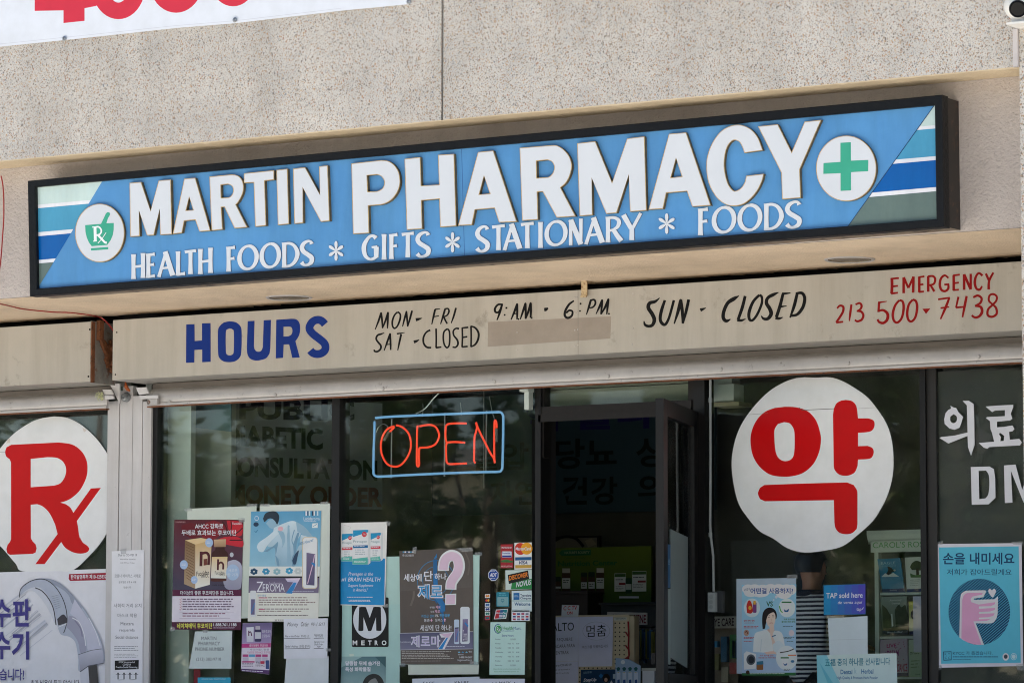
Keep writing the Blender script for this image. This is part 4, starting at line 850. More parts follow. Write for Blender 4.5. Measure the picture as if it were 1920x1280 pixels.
p.lines(70, 172, 140, 184, 2, (190, 150, 150)); p.text('Fucoidan', 460, 178, 522, 194, W_)
p.poly([(135,300),(205,330),(205,632),(128,600)], (128, 96, 64), (176, 150, 122)).poly([(205,330),(318,300),(305,605),(205,632)], (206, 168, 112), (238, 230, 222)).poly([(135,300),(245,284),(318,300),(205,330)], (226, 196, 148))
for i in range(13): p.stroke([(142+i*.2, 328+i*19), (196, 352+i*20)], 3.2, (104, 74, 50), 0, keep=True)
p.stroke([(246,378),(244,478)], 20, (84, 26, 34), 0).stroke([(250,392),(280,386),(298,408),(296,470)], 18, (84, 26, 34)).poly([(262,430),(288,426),(286,470),(262,474)], (120, 60, 50)).text('Fucoidan', 213, 515, 300, 548, (60, 44, 40), .01, sl=-.12).text('AHCC', 245, 535, 300, 560, (60, 44, 40), sl=-.12)
p.poly(sm((346,345),(402,345),(408,366),(426,384),(430,410),(426,470),(420,560),(408,580),(322,582),(311,560),(316,450),(316,408),(322,384),(342,366)), (58, 24, 24), (84, 40, 36)).poly([(332,296),(416,293),(414,346),(335,347)], (206, 172, 136), (160, 126, 96)).poly([(319,415),(426,413),(418,562),(312,560)], (220, 190, 140), (236, 230, 222))
p.stroke([(362,430),(360,505)], 13, (84, 26, 34), 0).stroke([(362,465),(380,452),(396,465),(396,500)], 13, (84, 26, 34)).text('Fucoidan', 340, 512, 405, 535, (60, 44, 40)).text('AHCC', 372, 528, 412, 545, (60, 44, 40))
for cx_, cy_, r in ((300, 317, 27), (127, 468, 27), (198, 572, 23)): p.ell(cx_, cy_, r, r*1.15, (168, 192, 226)).lines(cx_-r*.6, cy_-8, cx_+r*.6, cy_+10, 2, W_)
p.ell(463, 520, 46, 55, (170, 194, 222)).text('새로운', 432, 495, 494, 518, W_).text('한 가격', 425, 526, 498, 550, W_); p.ell(455, 400, 13, 16, (190, 190, 200)).text('made in Japan', 322, 600, 410, 616, (40, 30, 40))
p.poly([(49,640),(523,640),(521,683),(48,683)], (88, 24, 62)).text('더이상의 좋은 후코이단은 없습니다.', 103, 646, 470, 676, W_, .012)
p.poly([(48,683),(521,683),(518,860),(45,860)], (226, 218, 228))
p.lines(118, 700, 470, 785, 5, (96, 66, 96), .42)
for i in range(5): p.stroke([(98,704+i*17),(103,711+i*17),(111,698+i*17)], 2.5, (190, 60, 60), 0, keep=True)
p.stroke([(97,792),(470,792)], 1.5, (150, 120, 150), 0).lines(118, 798, 430, 832, 2, (150, 110, 130)).stroke([(97,836),(445,836)], 1.5, (150, 120, 150), 0)
p.poly([(45,860),(518,860),(517,915),(44,912)], (78, 22, 56)).text('네이쳐메딕 후코이단', 80, 868, 322, 905, (238, 228, 96), .02).text('1.888.761.1188', 330, 868, 488, 889, W_, .02).lines(330, 894, 488, 906, 2, (200, 180, 200))
p.tape([(38,890),(70,900),(64,925),(30,920)]).tape([(500,150),(545,150),(545,175),(505,180)]).done()
# blue back-pain poster
p = pic('back_pain_poster', Q, YA, 'blue poster of a man seen from behind holding his neck, over a roll-on bottle', 'poster', GP, mat='gloss')
p.sheet([(588,103),(1070,98),(1048,858),(565,856)], (236, 229, 219)); p.poly([(588,104),(1069,99),(1059,480),(577,480)], (92, 158, 196), (150, 196, 216))
SK, SS, S3 = (206, 222, 230), (150, 184, 204), (120, 160, 186)
p.poly(sm((690,185),(715,160),(755,155),(778,180),(775,215),(745,225),(715,215)), SS)
p.poly(sm((745,215),(800,190),(870,168),(915,190),(930,250),(905,300),(895,350),(905,420),(890,476),(768,478),(752,410),(748,350),(700,340),(735,260)), SK, SS)
p.poly(sm((628,350),(640,318),(700,275),(760,225),(810,190),(835,200),(800,235),(750,280),(700,335),(670,380),(640,375)), SK).poly(sm((672,378),(740,340),(772,312),(766,360),(756,400),(748,352),(700,380)), S3).poly(sm((838,205),(850,205),(856,330),(862,474),(838,474),(836,330)), SS).poly(sm((905,250),(918,255),(898,340),(906,420),(890,474),(868,474),(880,400),(876,330)), S3).poly(sm((770,235),(810,245),(822,300),(806,340),(800,300)), SS).poly(sm((752,400),(775,430),(782,476),(768,476)), S3)
p.poly(sm((895,172),(950,205),(1000,260),(1012,282),(985,285),(930,255),(905,240)), SS).poly(sm((930,262),(985,285),(960,330),(925,380),(905,420),(890,400),(920,330)), SK, SS)
p.stroke([(850,200),(838,270),(842,350),(855,470)], 7, SS).stroke([(790,240),(815,300),(800,350)], 5, SS).stroke([(885,230),(868,300),(885,345)], 6, S3).stroke([(880,400),(868,440),(880,474)], 6, S3).stroke([(770,420),(790,445),(790,476)], 6, SS)
p.ell(790, 222, 18, 16, (226, 178, 186)).poly(sm((870,440),(890,395),(915,370),(905,420),(895,462),(878,466)), (52, 76, 104))
p.poly(sm((670,152),(686,118),(720,103),(758,105),(780,132),(777,170),(766,192),(752,170),(730,152),(705,154),(688,170),(677,176)), (40, 52, 66))
for i, c_ in enumerate(((70,150,190), W_, (40,90,130), (200,222,230), (70,150,190), (30,60,90), W_, (60,140,180), (210,225,235))): p.rect(950+i*11, 101, 961+i*11, 132, c_, sl=0, keep=bool(i))
p.text('Lucidaroma', 948, 142, 1058, 163, W_).lines(950, 170, 1050, 176, 1, W_); p.poly([(1008,185),(1046,183),(1045,216),(1006,216)], (226, 236, 242)).stroke([(1010,208),(1040,190)], 4, (100, 160, 190), 0)
p.ring(626, 150, 13, 14, 3, W_).ell(622, 192, 18, 15, (40, 60, 84)).stroke([(612,238),(622,245),(632,230)], 5, (60, 120, 160))
p.poly([(577,480),(1059,480),(1056,548),(575,546)], (228, 230, 226))
for cx_, cy_, c_ in ((608,515,(40,80,110)), (690,514,(60,150,190)), (850,510,(70,160,200)), (910,512,(200,206,206)), (1000,515,(60,120,150)), (765,515,(150,190,200))):
    for k in range(6):
        a = k*1.047+cx_; p.ell(cx_+16*math.cos(a), cy_+14*math.sin(a), 11, 9, c_, n=10, keep=bool(k))
p.poly([(574,546),(1056,548),(1055,558),(573,556)], (20, 24, 30)).poly([(573,557),(1055,558),(1050,662),(570,660)], (104, 92, 118), (126, 114, 140))
p.text('Lucidaroma', 712, 585, 800, 604, (196, 188, 206)).text('Z', 625, 584, 672, 655, W_).text('EROMA', 668, 600, 818, 652, W_).poly([(822,562),(925,560),(868,666),(826,664),(876,588),(838,586)], (238, 210, 226), (60, 130, 190)).poly([(880,590),(900,590),(868,666),(826,664)], (50, 132, 196)).lines(868, 648, 1020, 656, 1, (200, 196, 210))
def rr(x0, y0, x1, y1, r, n=4):
    o = []
    for cx_, cy_, a0 in ((x1-r, y0+r, -90), (x1-r, y1-r, 0), (x0+r, y1-r, 90), (x0+r, y0+r, 180)):
        o += [(cx_+r*math.cos(math.radians(a0+90*k/n)), cy_+r*math.sin(math.radians(a0+90*k/n))) for k in range(n+1)]
    return o
p.poly(rr(938, 278, 1043, 634, 22), (214, 200, 170)).poly(rr(944, 282, 1040, 628, 20), (238, 236, 238)).poly([(968,385),(1028,395),(1022,610),(966,606)], (120, 108, 138), (90, 84, 116)).stroke([(975,600),(1010,470),(1024,400)], 6, (220, 190, 210), 0).poly([(1005,450),(1028,462),(1026,482),(1000,460)], (60, 130, 190)).text('100% Natural!', 912, 318, 1015, 338, (50, 130, 180), .0, .2, sl=-.3)
p.poly(rr(582, 645, 622, 824, 8), (222, 224, 226)).poly([(587,704),(614,704),(612,810),(586,810)], (112, 104, 140)).stroke([(590,800),(612,730)], 5, (60,130,190), 0)
p.text('로마 사용법', 632, 672, 690, 686, (60, 140, 190)).lines(640, 690, 1040, 755, 4, (150, 130, 126), .42).lines(640, 768, 1000, 798, 2, (150, 130, 126), .42).stroke([(640,695),(700,695)], 6, (210, 110, 140), 0).stroke([(640,775),(680,775)], 6, (210, 110, 140), 0).lines(630, 812, 1030, 826, 1, (120, 110, 110), .4).text('일본 및 이스턴', 750, 842, 810, 854, (60, 54, 54), .01).done()
# plain phone-number note
p = pic('phone_number_note', Q, YA+.001, 'grey paper note with the pharmacy phone number below the red poster', 'notice', GP); p.sheet([(205,925),(458,920),(452,1180),(162,1180)], (202, 212, 210))
G_ = (92, 98, 104)
p.text('MARTIN', 247, 960, 350, 984, G_).text('PHARMACY', 227, 995, 375, 1020, G_).text('PHONE NUMBER', 205, 1034, 405, 1058, G_).text('(213) 382-9718', 212, 1104, 382, 1131, G_); p.tape([(255,910),(290,910),(288,935),(258,935)]).done()
# small purple flyer
p = pic('supplement_flyer', Q, YA, 'small purple and pink supplement flyer under the back-pain poster', 'flyer', GP, mat='gloss'); p.sheet([(530,868),(733,864),(712,1220),(518,1195)], (222, 212, 224))
p.poly([(530,869),(732,865),(724,1005),(524,1008)], (104, 90, 132), (168, 150, 190)).poly([(556,897),(606,894),(604,996),(558,998)], W_, (200, 196, 208)).stroke([(572,920),(572,955)], 7, (90,40,80), 0).stroke([(572,935),(585,928),(592,955)], 7, (90,40,80)).poly(rr(612, 910, 658, 995, 9), (60, 56, 92)).poly(rr(618, 888, 650, 912, 3), (190, 180, 190)).poly([(614,930),(656,930),(655,975),(615,976)], (206, 204, 214)).text('모든후코이', 664, 915, 722, 935, W_).text('단 답입니다', 664, 945, 718, 965, W_)
p.poly([(524,1009),(724,1005),(722,1034),(523,1037)], (190, 62, 132)).text('네이쳐메딕 후코이단', 575, 1012, 705, 1031, (240, 220, 236), .01).text('후코이단, 전문', 580, 1042, 712, 1056, (90, 50, 90)).text('기능한 한 가격 AHCC 후코이단', 560, 1060, 720, 1076, (190, 60, 130))
for r in range(3):
    for q in range(4): p.rect(530+q*44+(2 if q == 3 else 0), 1082+r*20, 570+q*44, 1099+r*20, ((186,70,130),(200,190,206),(190,180,200))[r] if q != 1 else ((90,160,200),(230,226,232),(230,226,232))[r], sl=0, keep=bool(r+q))
p.rect(527, 1128, 612, 1138, (186, 70, 130), sl=0).lines(527, 1142, 608, 1170, 3, (130, 110, 140)).text('You', 620, 1130, 650, 1146, (40,30,40)).rect(652, 1128, 680, 1147, (200,60,90), sl=0).text('후코이단 AHCC', 618, 1150, 682, 1166, (90, 40, 90), .01).poly(rr(688, 1122, 712, 1182, 5), (50, 70, 130)).poly([(519,1180),(714,1190),(712,1219),(518,1195)], (84, 50, 104)).lines(526, 1190, 670, 1202, 1, (220, 210, 226), sl=.05).done()
# money order note
p = pic('money_order_note', Q, YA-.006, 'white handwritten money order note below the back-pain poster', 'notice', GP); p.sheet([(812,840),(1115,834),(1110,1108),(813,1112)], W_)
p.text('Money', 836, 862, 912, 898, K_, 0, .25).text('Order', 930, 860, 985, 890, K_, 0, .25).text('머니 오다', 1000, 862, 1095, 888, K_, 0, .2).text('Pay to the Order  보내는 곳', 822, 948, 985, 968, K_, 0, .2).stroke([(815,974),(995,970)], 3, K_, 0).text('Amount No', 1020, 940, 1080, 955, K_, 0, .2).text('머니 본호', 1028, 955, 1080, 966, K_).stroke([(1018,972),(1088,970)], 3, K_, 0).text('Sender’s Address  보내는 분 주소', 822, 1016, 995, 1036, K_, 0, .2).stroke([(818,1044),(990,1040)], 3, K_, 0).text('Signature on', 1020, 990, 1090, 1004, K_, 0, .2).text('Draft Order', 1022, 1006, 1080, 1020, K_, 0, .2).text('sign', 1040, 1022, 1066, 1036, K_, 0, .2).stroke([(1018,1042),(1085,1040)], 3, K_, 0).tape([(1100,1040),(1140,1040),(1140,1060),(1100,1062)]).done()
p = pic('blank_paper', Q, YA, 'blank white sheet hanging under the handwritten money order note', 'paper', GP); p.sheet([(830,1100),(1120,1095),(1118,1330),(813,1330)], (214, 218, 220)).done()
p = pic('blue_flyer', Q, YA, 'small blue flyer at the bottom edge, left window', 'flyer', GP); p.sheet([(222,1240),(447,1240),(447,1340),(222,1340)], (56, 166, 196)); p.text('ADVANCED TAKEN · IMMUNITY SUPPORT', 248, 1247, 414, 1256, (200, 226, 234)).done()
p = pic('red_folder', Q, YA+.001, 'dark red folder edge beside the small blue flyer', 'folder', GP); p.sheet([(195,1185),(240,1185),(240,1340),(195,1340)], (110, 26, 34)).done()
# mint boards of the second pane
p = pic('backing_board', V_, YB, 'mint green backing board behind the grey question-mark poster', 'board', GB); p.sheet([(415,332),(1117,316),(1106,1142),(414,1142)], (182, 212, 202)); p.poly([(415,720),(1110,705),(1108,1140),(414,1140)], (188, 216, 208)).tape([(1080,300),(1135,298),(1135,325),(1080,328)]).done()
p = pic('backing_board', V_, YB-.0007, 'mint green backing board behind the round black metro sign', 'board', GB); p.sheet([(86,690),(520,688),(516,1330),(80,1330)], (176, 210, 202)); p.poly([(140,1060),(172,1058),(174,1075),(142,1080)], (210, 222, 206)).done()
p = pic('backing_board', V_, YB, 'narrow cream board strip under the grey question-mark poster', 'board', GB); p.sheet([(582,1142),(1112,1140),(1108,1212),(582,1216)], (206, 212, 198)).done()
# brain supplement poster
p = pic('brain_supplement_poster', V_, YA-.004, 'blue and white brain health supplement poster with three boxes', 'poster', GP, mat='gloss'); p.sheet([(63,78),(424,72),(408,704),(48,694)], (230, 228, 224))
p.poly([(63,352),(408,345),(402,696),(56,688)], (28, 132, 190), (36, 146, 206))
for x0, x1, y0, y1 in ((85, 166, 158, 368), (300, 376, 152, 366), (168, 282, 130, 392)):
    w1 = x1-x0; p.poly([(x1,y0),(x1+16,y0-2),(x1+16,y1-14),(x1,y1)], (214, 216, 216)); p.poly([(x0,y0+4),(x1,y0),(x1-4,y1),(x0-6,y1-2)], (238, 238, 236)); p.poly([(x0,y0+4),(x1,y0),(x1,y0+18),(x0,y0+54)], (40, 150, 196)); p.ell(x1-w1*.26, y0+34, w1*.16, w1*.18, (206, 56, 66)); p.lines(x1-w1*.36, y0+28, x1-w1*.16, y0+42, 2, W_)
    p.text('Prevagen', x0+2, y0+w1*.55+16, x1-10, y0+w1*.55+38, (120, 150, 160)).rect(x0, y0+w1*.4+72, x1-3, y0+w1*.4+92, (28, 104, 160) if w1 > 90 else (206, 70, 84), sl=-.02).lines(x0+6, y0+w1*.4+76, x1-8, y0+w1*.4+86, 1, W_).lines(x0+14, y0+w1*.4+102, x1-20, y0+w1*.4+150, 3, (170, 180, 184), .35).poly([(x0-4,y1-w1*.38),(x1-4,y1-w1*.5),(x1-5,y1-1),(x0-6,y1-3)], (92, 184, 172)).lines(x0+6, y1-28, x1-16, y1-10, 2, (220, 240, 236), .4)
p.text('Prevagen is the', 133, 448, 318, 480, W_, 0, .25).text('#1 BRAIN HEALTH', 80, 487, 375, 520, W_, .005, .25).text('Support Supplement', 132, 536, 320, 564, W_, 0, .25).text('in America.²', 168, 568, 280, 592, W_, 0, .25).lines(125, 632, 330, 642, 1, W_, .5).lines(135, 655, 325, 672, 2, W_, .5).stroke([(100,95),(150,110),(135,130)], 2, (205, 200, 196)).tape([(40,55),(75,50),(80,85),(45,90)]).tape([(410,60),(450,72),(440,100),(415,95)]).tape([(395,690),(430,685),(432,715),(398,715)]).done()
# metro sign
p = pic('metro_sign', R5, YA, 'black metro plate with a bold M in a white circle', 'sign', GS, mat='vinyl'); p.sheet(rr(200, 96, 547, 566, 14), (24, 24, 27), th=.002)
p.ell(370, 305, 157, 183, (216, 219, 224)).poly([(270,190)]+sm((290,186),(330,188),(338,200))+[(370,290)]+sm((402,198),(410,187),(455,186),(475,192))+[(481,400)]+sm((478,412),(455,414),(432,410))+[(429,285),(388,405)]+sm((382,414),(358,414),(352,405))+[(311,285),(310,408)]+sm((300,414),(275,414),(262,408)), K_)
for ch, x in zip('METRO', (208, 290, 355, 417, 484)): p.text(ch, x, 504, x+(44 if ch in 'MO' else 32), 549, (232, 232, 236), .03)
p.done()
# portrait poster
p = pic('portrait_poster', R5, YA, 'teal poster with white Korean heading over a dark-haired head', 'poster', GP, mat='gloss'); p.sheet([(105,658),(522,656),(520,960),(92,960)], (84, 122, 128), (150, 178, 178))
p.poly([(105,659),(300,658),(100,760)], (150, 182, 182)).poly([(522,657),(522,760),(420,658)], (62, 98, 104))
p.text('달콤함 뒤에 숨겨진', 140, 700, 467, 742, W_, .03).text('독성 화학물질', 138, 756, 378, 798, W_, .03).poly(sm((300,960),(305,900),(340,845),(400,820),(460,835),(500,890),(510,960)), (34, 38, 42)).poly(sm((345,960),(350,915),(375,880),(420,862),(440,885),(455,920),(455,960)), (132, 134, 132)).done()
# grey question-mark poster
p = pic('question_mark_poster', V_, YA-.001, 'grey-brown poster with a huge pink question mark', 'poster', GP, mat='gloss'); p.sheet([(515,290),(1066,264),(1072,1138),(525,1140)], (94, 84, 79))
p.poly([(516,291),(1065,266),(1066,560),(518,590)], (88, 79, 74), (100, 91, 86)); BQ = (44, 118, 176)
for i, c_ in enumerate(((70,150,190), W_, (40,90,130), W_, (70,150,190), W_)): p.rect(540+i*14, 292, 551+i*14, 303, c_, sl=-.04, keep=bool(i))
p.text('루시드아로마', 538, 314, 622, 332, W_)
p.ring(790, 510, 140, 150, 5, (58, 124, 170)).ring(788, 512, 98, 106, 4, (58, 124, 170)).poly([(796,308),(772,350),(798,340)], BQ).poly([(770,352),(798,350),(800,700),(845,700),(850,840),(838,838),(836,760),(812,740),(800,690),(778,660),(768,560)], (40, 100, 150)).poly([(770,470),(800,470),(806,600),(860,690),(858,740),(822,745),(820,700),(780,640)], BQ)
for w_, c_ in ((84, (236, 232, 236)), (64, (226, 196, 214))):
    p.stroke([(845,438),(846,400),(862,350),(905,322),(948,340),(965,395),(955,450),(925,495),(905,530),(901,578)] if w_ > 70 else [(845,430),(848,400),(862,352),(905,328),(945,345),(960,395),(950,450),(922,492),(903,530),(900,570)], w_, c_)
p.poly([(860,612),(942,608),(940,692),(858,694)], (236, 232, 236)).poly([(867,619),(935,616),(933,685),(866,687)], (226, 196, 214))
p.text('세상에', 548, 460, 682, 517, W_, .02).text('단', 700, 438, 766, 514, W_, .02).text('하나', 778, 456, 868, 506, W_, .02)
p.text('제로', 648, 536, 845, 655, W_, .06).text('제로', 658, 544, 836, 645, (50, 150, 206), .012)
PK = (230, 180, 206); LB = (90, 170, 216)
p.text('부작용', 743, 704, 780, 720, W_).text('제로', 787, 698, 824, 720, PK, .01).text('내성', 750, 736, 775, 752, W_).text('제로', 780, 730, 820, 754, PK, .01).text('최상급 상위', 680, 766, 776, 788, LB).text('1%', 783, 764, 808, 784, W_, .01).text('천연성분', 816, 760, 893, 784, LB, .02).text('통증', 700, 798, 742, 820, W_).poly([(752,796),(760,796),(760,808),(766,808),(756,820),(746,808),(752,808)], PK).text('릴렉스', 784, 796, 842, 818, W_).poly([(852,818),(860,818),(860,806),(866,806),(856,792),(846,806),(852,806)], PK).text('세상에 단 하나!', 670, 842, 905, 888, W_, .012)
p.poly([(519,905),(1069,893),(1070,1022),(522,1030)], (84, 84, 112), (122, 120, 146)).stroke([(519,905),(1069,893)], 3, (220,216,222), 0).stroke([(522,1030),(1070,1022)], 3, (220,216,222), 0).text('제로마', 600, 922, 822, 1010, W_, .03).text('제로마', 606, 928, 816, 1004, (196, 184, 216), .01).text('Lucidaroma', 524, 962, 604, 978, (200, 200, 214)).poly([(815,908),(922,896),(852,1028),(802,1026),(862,936),(830,938)], (240, 226, 236)).poly([(868,940),(882,935),(838,1024),(808,1022)], (40, 136, 204)).poly([(825,912),(912,903),(884,938),(868,938)], (222, 190, 212)).lines(858, 1002, 1008, 1012, 1, (210, 210, 222))
p.poly(rr(972, 707, 1043, 986, 16), (222, 226, 234)).poly([(990,800),(1030,798),(1026,965),(986,968)], (134, 120, 158), (92, 86, 120)).poly([(1008,820),(1032,845),(1030,862),(1004,832)], (50, 130, 196)).text('Zeroma', 992, 880, 1022, 960, (220,214,226)).poly(rr(926, 802, 964, 986, 9), (196, 210, 226)).poly([(930,868),(960,866),(958,970),(930,972)], (130, 120, 160)).poly([(932,862),(960,860),(960,868),(932,870)], (30,40,60)).stroke([(938,960),(958,890)], 5, (50,130,196), 0)
p.lines(533, 1042, 930, 1105, 5, (196, 190, 184), .35, sl=-.005).lines(533, 1112, 830, 1124, 1, (150, 144, 138), .3, sl=-.005)
for i, c_ in enumerate(((120,190,220), (70,150,196), (120,190,220))): p.poly([(953+i*28,1052),(963+i*28,1040),(974+i*28,1052)], c_, keep=bool(i))
p.text('백년', 1036, 1036, 1060, 1052, W_).lines(955, 1064, 1000, 1072, 1, W_, .5).text('1-888-396-0607', 966, 1078, 1062, 1092, W_).text('IngenueCare', 953, 1098, 1058, 1116, W_)
p.stroke([(600,700),(620,640),(625,590)], 16, (112, 102, 96)).stroke([(1010,300),(1040,380),(1030,470)], 12, (106, 97, 92)).tape([(615,262),(645,258),(640,310),(612,305)]).tape([(945,268),(1060,262),(1066,290),(985,296)]).tape([(1040,1110),(1110,1120),(1105,1145),(1048,1140)]).tape([(515,1130),(560,1125),(560,1155),(515,1155)]).done()
# stickers
def stk(name, pts, c, label, **k):
    p = pic(name, V_, YA+.001, label, 'sticker', GS, mat='vinyl', **k); p.sheet(pts, c); return p
p = stk('warning_sticker', [(1275,240),(1368,238),(1368,416),(1275,418)], (166, 44, 50), 'red security warning sticker with a small white emblem'); p.text('PROTECTED BY:', 1282, 258, 1360, 270, W_, .01).poly(rr(1284, 292, 1358, 338, 6), (214,216,226)).text('Protection 1', 1288, 298, 1354, 312, (40,60,140), .02).rect(1286, 322, 1356, 336, (40,60,140), sl=0).poly([(1278,360),(1320,352),(1366,365),(1366,376),(1278,374)], (60,110,60)).stroke([(1322,340),(1322,400)], 2, (90,20,26), 0).text('NO SOLICITING', 1280, 398, 1362, 410, (230,200,200), .01).done()
p = stk('credit_card_sticker', [(1378,228),(1508,225),(1508,425),(1378,428)], (232, 230, 228), 'white credit card sticker with overlapping red and orange circles'); p.ell(1423, 273, 43, 45, (206, 60, 44)).ell(1470, 271, 43, 45, (236, 160, 40)).text('MasterCard', 1386, 260, 1502, 284, W_, .02, .15).rect(1384, 336, 1506, 360, (36, 92, 140), sl=-.02).text('VISA', 1412, 364, 1476, 389, (36, 60, 110), .03, .3).rect(1384, 395, 1506, 419, (200, 160, 74), sl=-.02).done()
p = stk('alarm_sticker', [(1220+41*math.cos(math.radians(22.5+45*k)), 470+46*math.sin(math.radians(22.5+45*k))) for k in range(8)], (216, 220, 232), 'small blue octagonal alarm company sticker'); p.poly([(1220+36*math.cos(math.radians(22.5+45*k)), 470+40*math.sin(math.radians(22.5+45*k))) for k in range(8)], (36, 74, 156)).text('ADT', 1193, 454, 1247, 483, W_, .03, .2).lines(1200, 438, 1240, 446, 1, W_).lines(1198, 492, 1242, 500, 1, W_).done()
p = stk('card_sticker', [(1310,434),(1508,430),(1508,574),(1312,580)], (200, 214, 206), 'pale card sticker with a tilted black plate and green band'); p.poly([(1360,522),(1508,496),(1508,572),(1352,576)], (44, 132, 70)).poly([(1328,468),(1480,434),(1489,498),(1336,536)], (28, 26, 26)); p.text('DISCOVER', 1336, 476, 1478, 512, (232, 130, 44), .025, .1, sl=-.21).text('NOVUS', 1390, 522, 1504, 562, W_, .02, .2, sl=-.17).done()
p = stk('travelers_cheque_sticker', [(1358,588),(1508,584),(1508,742),(1358,746)], (208, 222, 222), 'white travelers cheques sticker with a blue square'); p.poly([(1371,604),(1416,602),(1416,654),(1371,656)], (34, 104, 164)).lines(1374, 622, 1412, 638, 2, (170,200,226)).text('Travelers', 1422, 612, 1503, 632, (36, 60, 96), .02).text('Cheques', 1422, 634, 1503, 656, (36, 60, 96), .02).rect(1360, 660, 1508, 665, (60,140,140), sl=0).text('Welcome', 1378, 674, 1498, 699, (26, 84, 130), .025).done()
p = stk('card_strip_sticker', [(1153,608),(1199,607),(1197,810),(1152,812)], (30, 28, 28), 'narrow black strip sticker of six tiny card marks')
for i, (a, b_) in enumerate((((228,226,224),(226,140,60)), ((40,34,60),(214,70,50)), ((214,220,226),(70,110,160)), ((222,224,232),(40,60,130)), ((214,222,214),(50,120,110)), ((196,60,70),(40,110,120)))):
    y = 613+i*33; p.poly([(1157,y),(1196,y-1),(1195,y+27),(1157,y+28)], a); p.ell(1169, y+14, 8, 9, b_); p.ell(1183, y+13, 8, 9, (236,170,50) if i == 1 else b_)
p.done()
p = stk('supporter_sticker', rr(1243, 597, 1338, 706, 6), (40, 128, 146), 'teal square sticker with a paler lower panel'); p.lines(1262, 605, 1322, 628, 2, (110,180,190)).poly(rr(1250, 634, 1332, 700, 5), (128, 170, 174)).ring(1289, 658, 11, 9, 4, (50,120,140)).stroke([(1280,662),(1289,676),(1298,662)], 3, (50,120,140), 0).done()
p = stk('bank_card_sticker', [(1214,722),(1342,716),(1340,812),(1216,816)], (26, 25, 26), 'black sticker with a slanted red, blue and teal card'); p.poly([(1240,728),(1330,722),(1316,796),(1224,800)], (226,230,232)).poly([(1244,733),(1272,731),(1258,794),(1230,796)], (190, 44, 56)).poly([(1272,731),(1298,729),(1284,793),(1258,794)], (40, 90, 140)).poly([(1298,729),(1325,727),(1311,791),(1284,793)], (30, 130, 136)).text('UnionPay', 1240, 746, 1318, 764, W_, .015, .2).text('银联', 1262, 766, 1312, 788, W_, .02).done()
p = stk('card_logo_sheet', [(1357,730),(1494,727),(1492,812),(1356,813)], (224, 226, 232), 'small white sheet printed with rows of card marks'); p.text('CARDS WELCOME', 1362, 734, 1488, 746, (50,50,60))
for r in range(3):
    for q in range(4): p.rect(1366+q*32, 754+r*20, 1388+q*32, 767+r*20, ((190,60,70),(60,80,140),(170,60,90),(120,120,140))[(q+r) % 4], sl=0, keep=bool(r+q))
p.done()
p = pic('store_hours_card', V_, YA+.001, 'mint green store hours card beside the door', 'notice', GP); p.sheet([(1198,822),(1462,822),(1455,1216),(1190,1216)], (196, 226, 216))
p.ell(1255, 872, 29, 36, (36, 92, 140)).ell(1257, 872, 25, 31, (196,226,216)).ell(1259, 874, 22, 27, (62, 160, 84)).text('Rx', 1246, 858, 1276, 892, W_, .01).text('Health', 1290, 854, 1366, 878, (62, 150, 90), .02).text('Mart.', 1371, 856, 1430, 880, (50, 110, 150)).text('PHARMACY', 1290, 883, 1378, 893, (50, 110, 150)).text('Store Hours', 1284, 914, 1371, 930, (40, 84, 140), .01)
for i, d in enumerate(('Sunday', 'Monday', 'Tuesday', 'Wednesday', 'Thursday', 'Friday', 'Saturday')):
    y = 945+i*32.5; p.text(d, 1234, y, 1234+len(d)*6.6, y+12, (50, 90, 90)); 
    if i in (0, 6): p.text('CLOSED', 1347, y, 1388, y+11, (50, 90, 90))
    else: p.text('9:00', 1328, y, 1350, y+10, (50, 90, 90)).text('TO', 1360, y, 1374, y+10, (50, 90, 90)).text('6:00', 1392, y, 1414, y+10, (50, 90, 90))
p.text('Independently owned and operated under a', 1218, 1168, 1428, 1179, (70, 150, 90)).text('license from Health Mart Systems, Inc.', 1228, 1188, 1414, 1199, (70, 150, 90)).done()
p = pic('mask_notice', V_, YA, 'white face mask notice at the bottom edge, left of the handwritten one', 'notice', GP); p.sheet([(612,1246),(1116,1230),(1116,1340),(612,1340)], (208, 212, 222)); p.text('FACE', 695, 1268, 778, 1294, K_).text('KN-95', 930, 1264, 1035, 1290, K_).done()
p = pic('mask_notice', V_, YA-.0008, 'white handwritten mask notice at the bottom edge beside the door', 'notice', GP); p.sheet([(1115,1246),(1456,1246),(1454,1340),(1113,1340)], (216, 214, 226)); p.stroke([(1210,1300),(1216,1272),(1228,1290),(1240,1268),(1246,1300)], 5, K_, 0).text('MASK', 1262, 1266, 1350, 1296, K_, 0, .15).stroke([(1380,1270),(1376,1300)], 5, K_, 0).done()
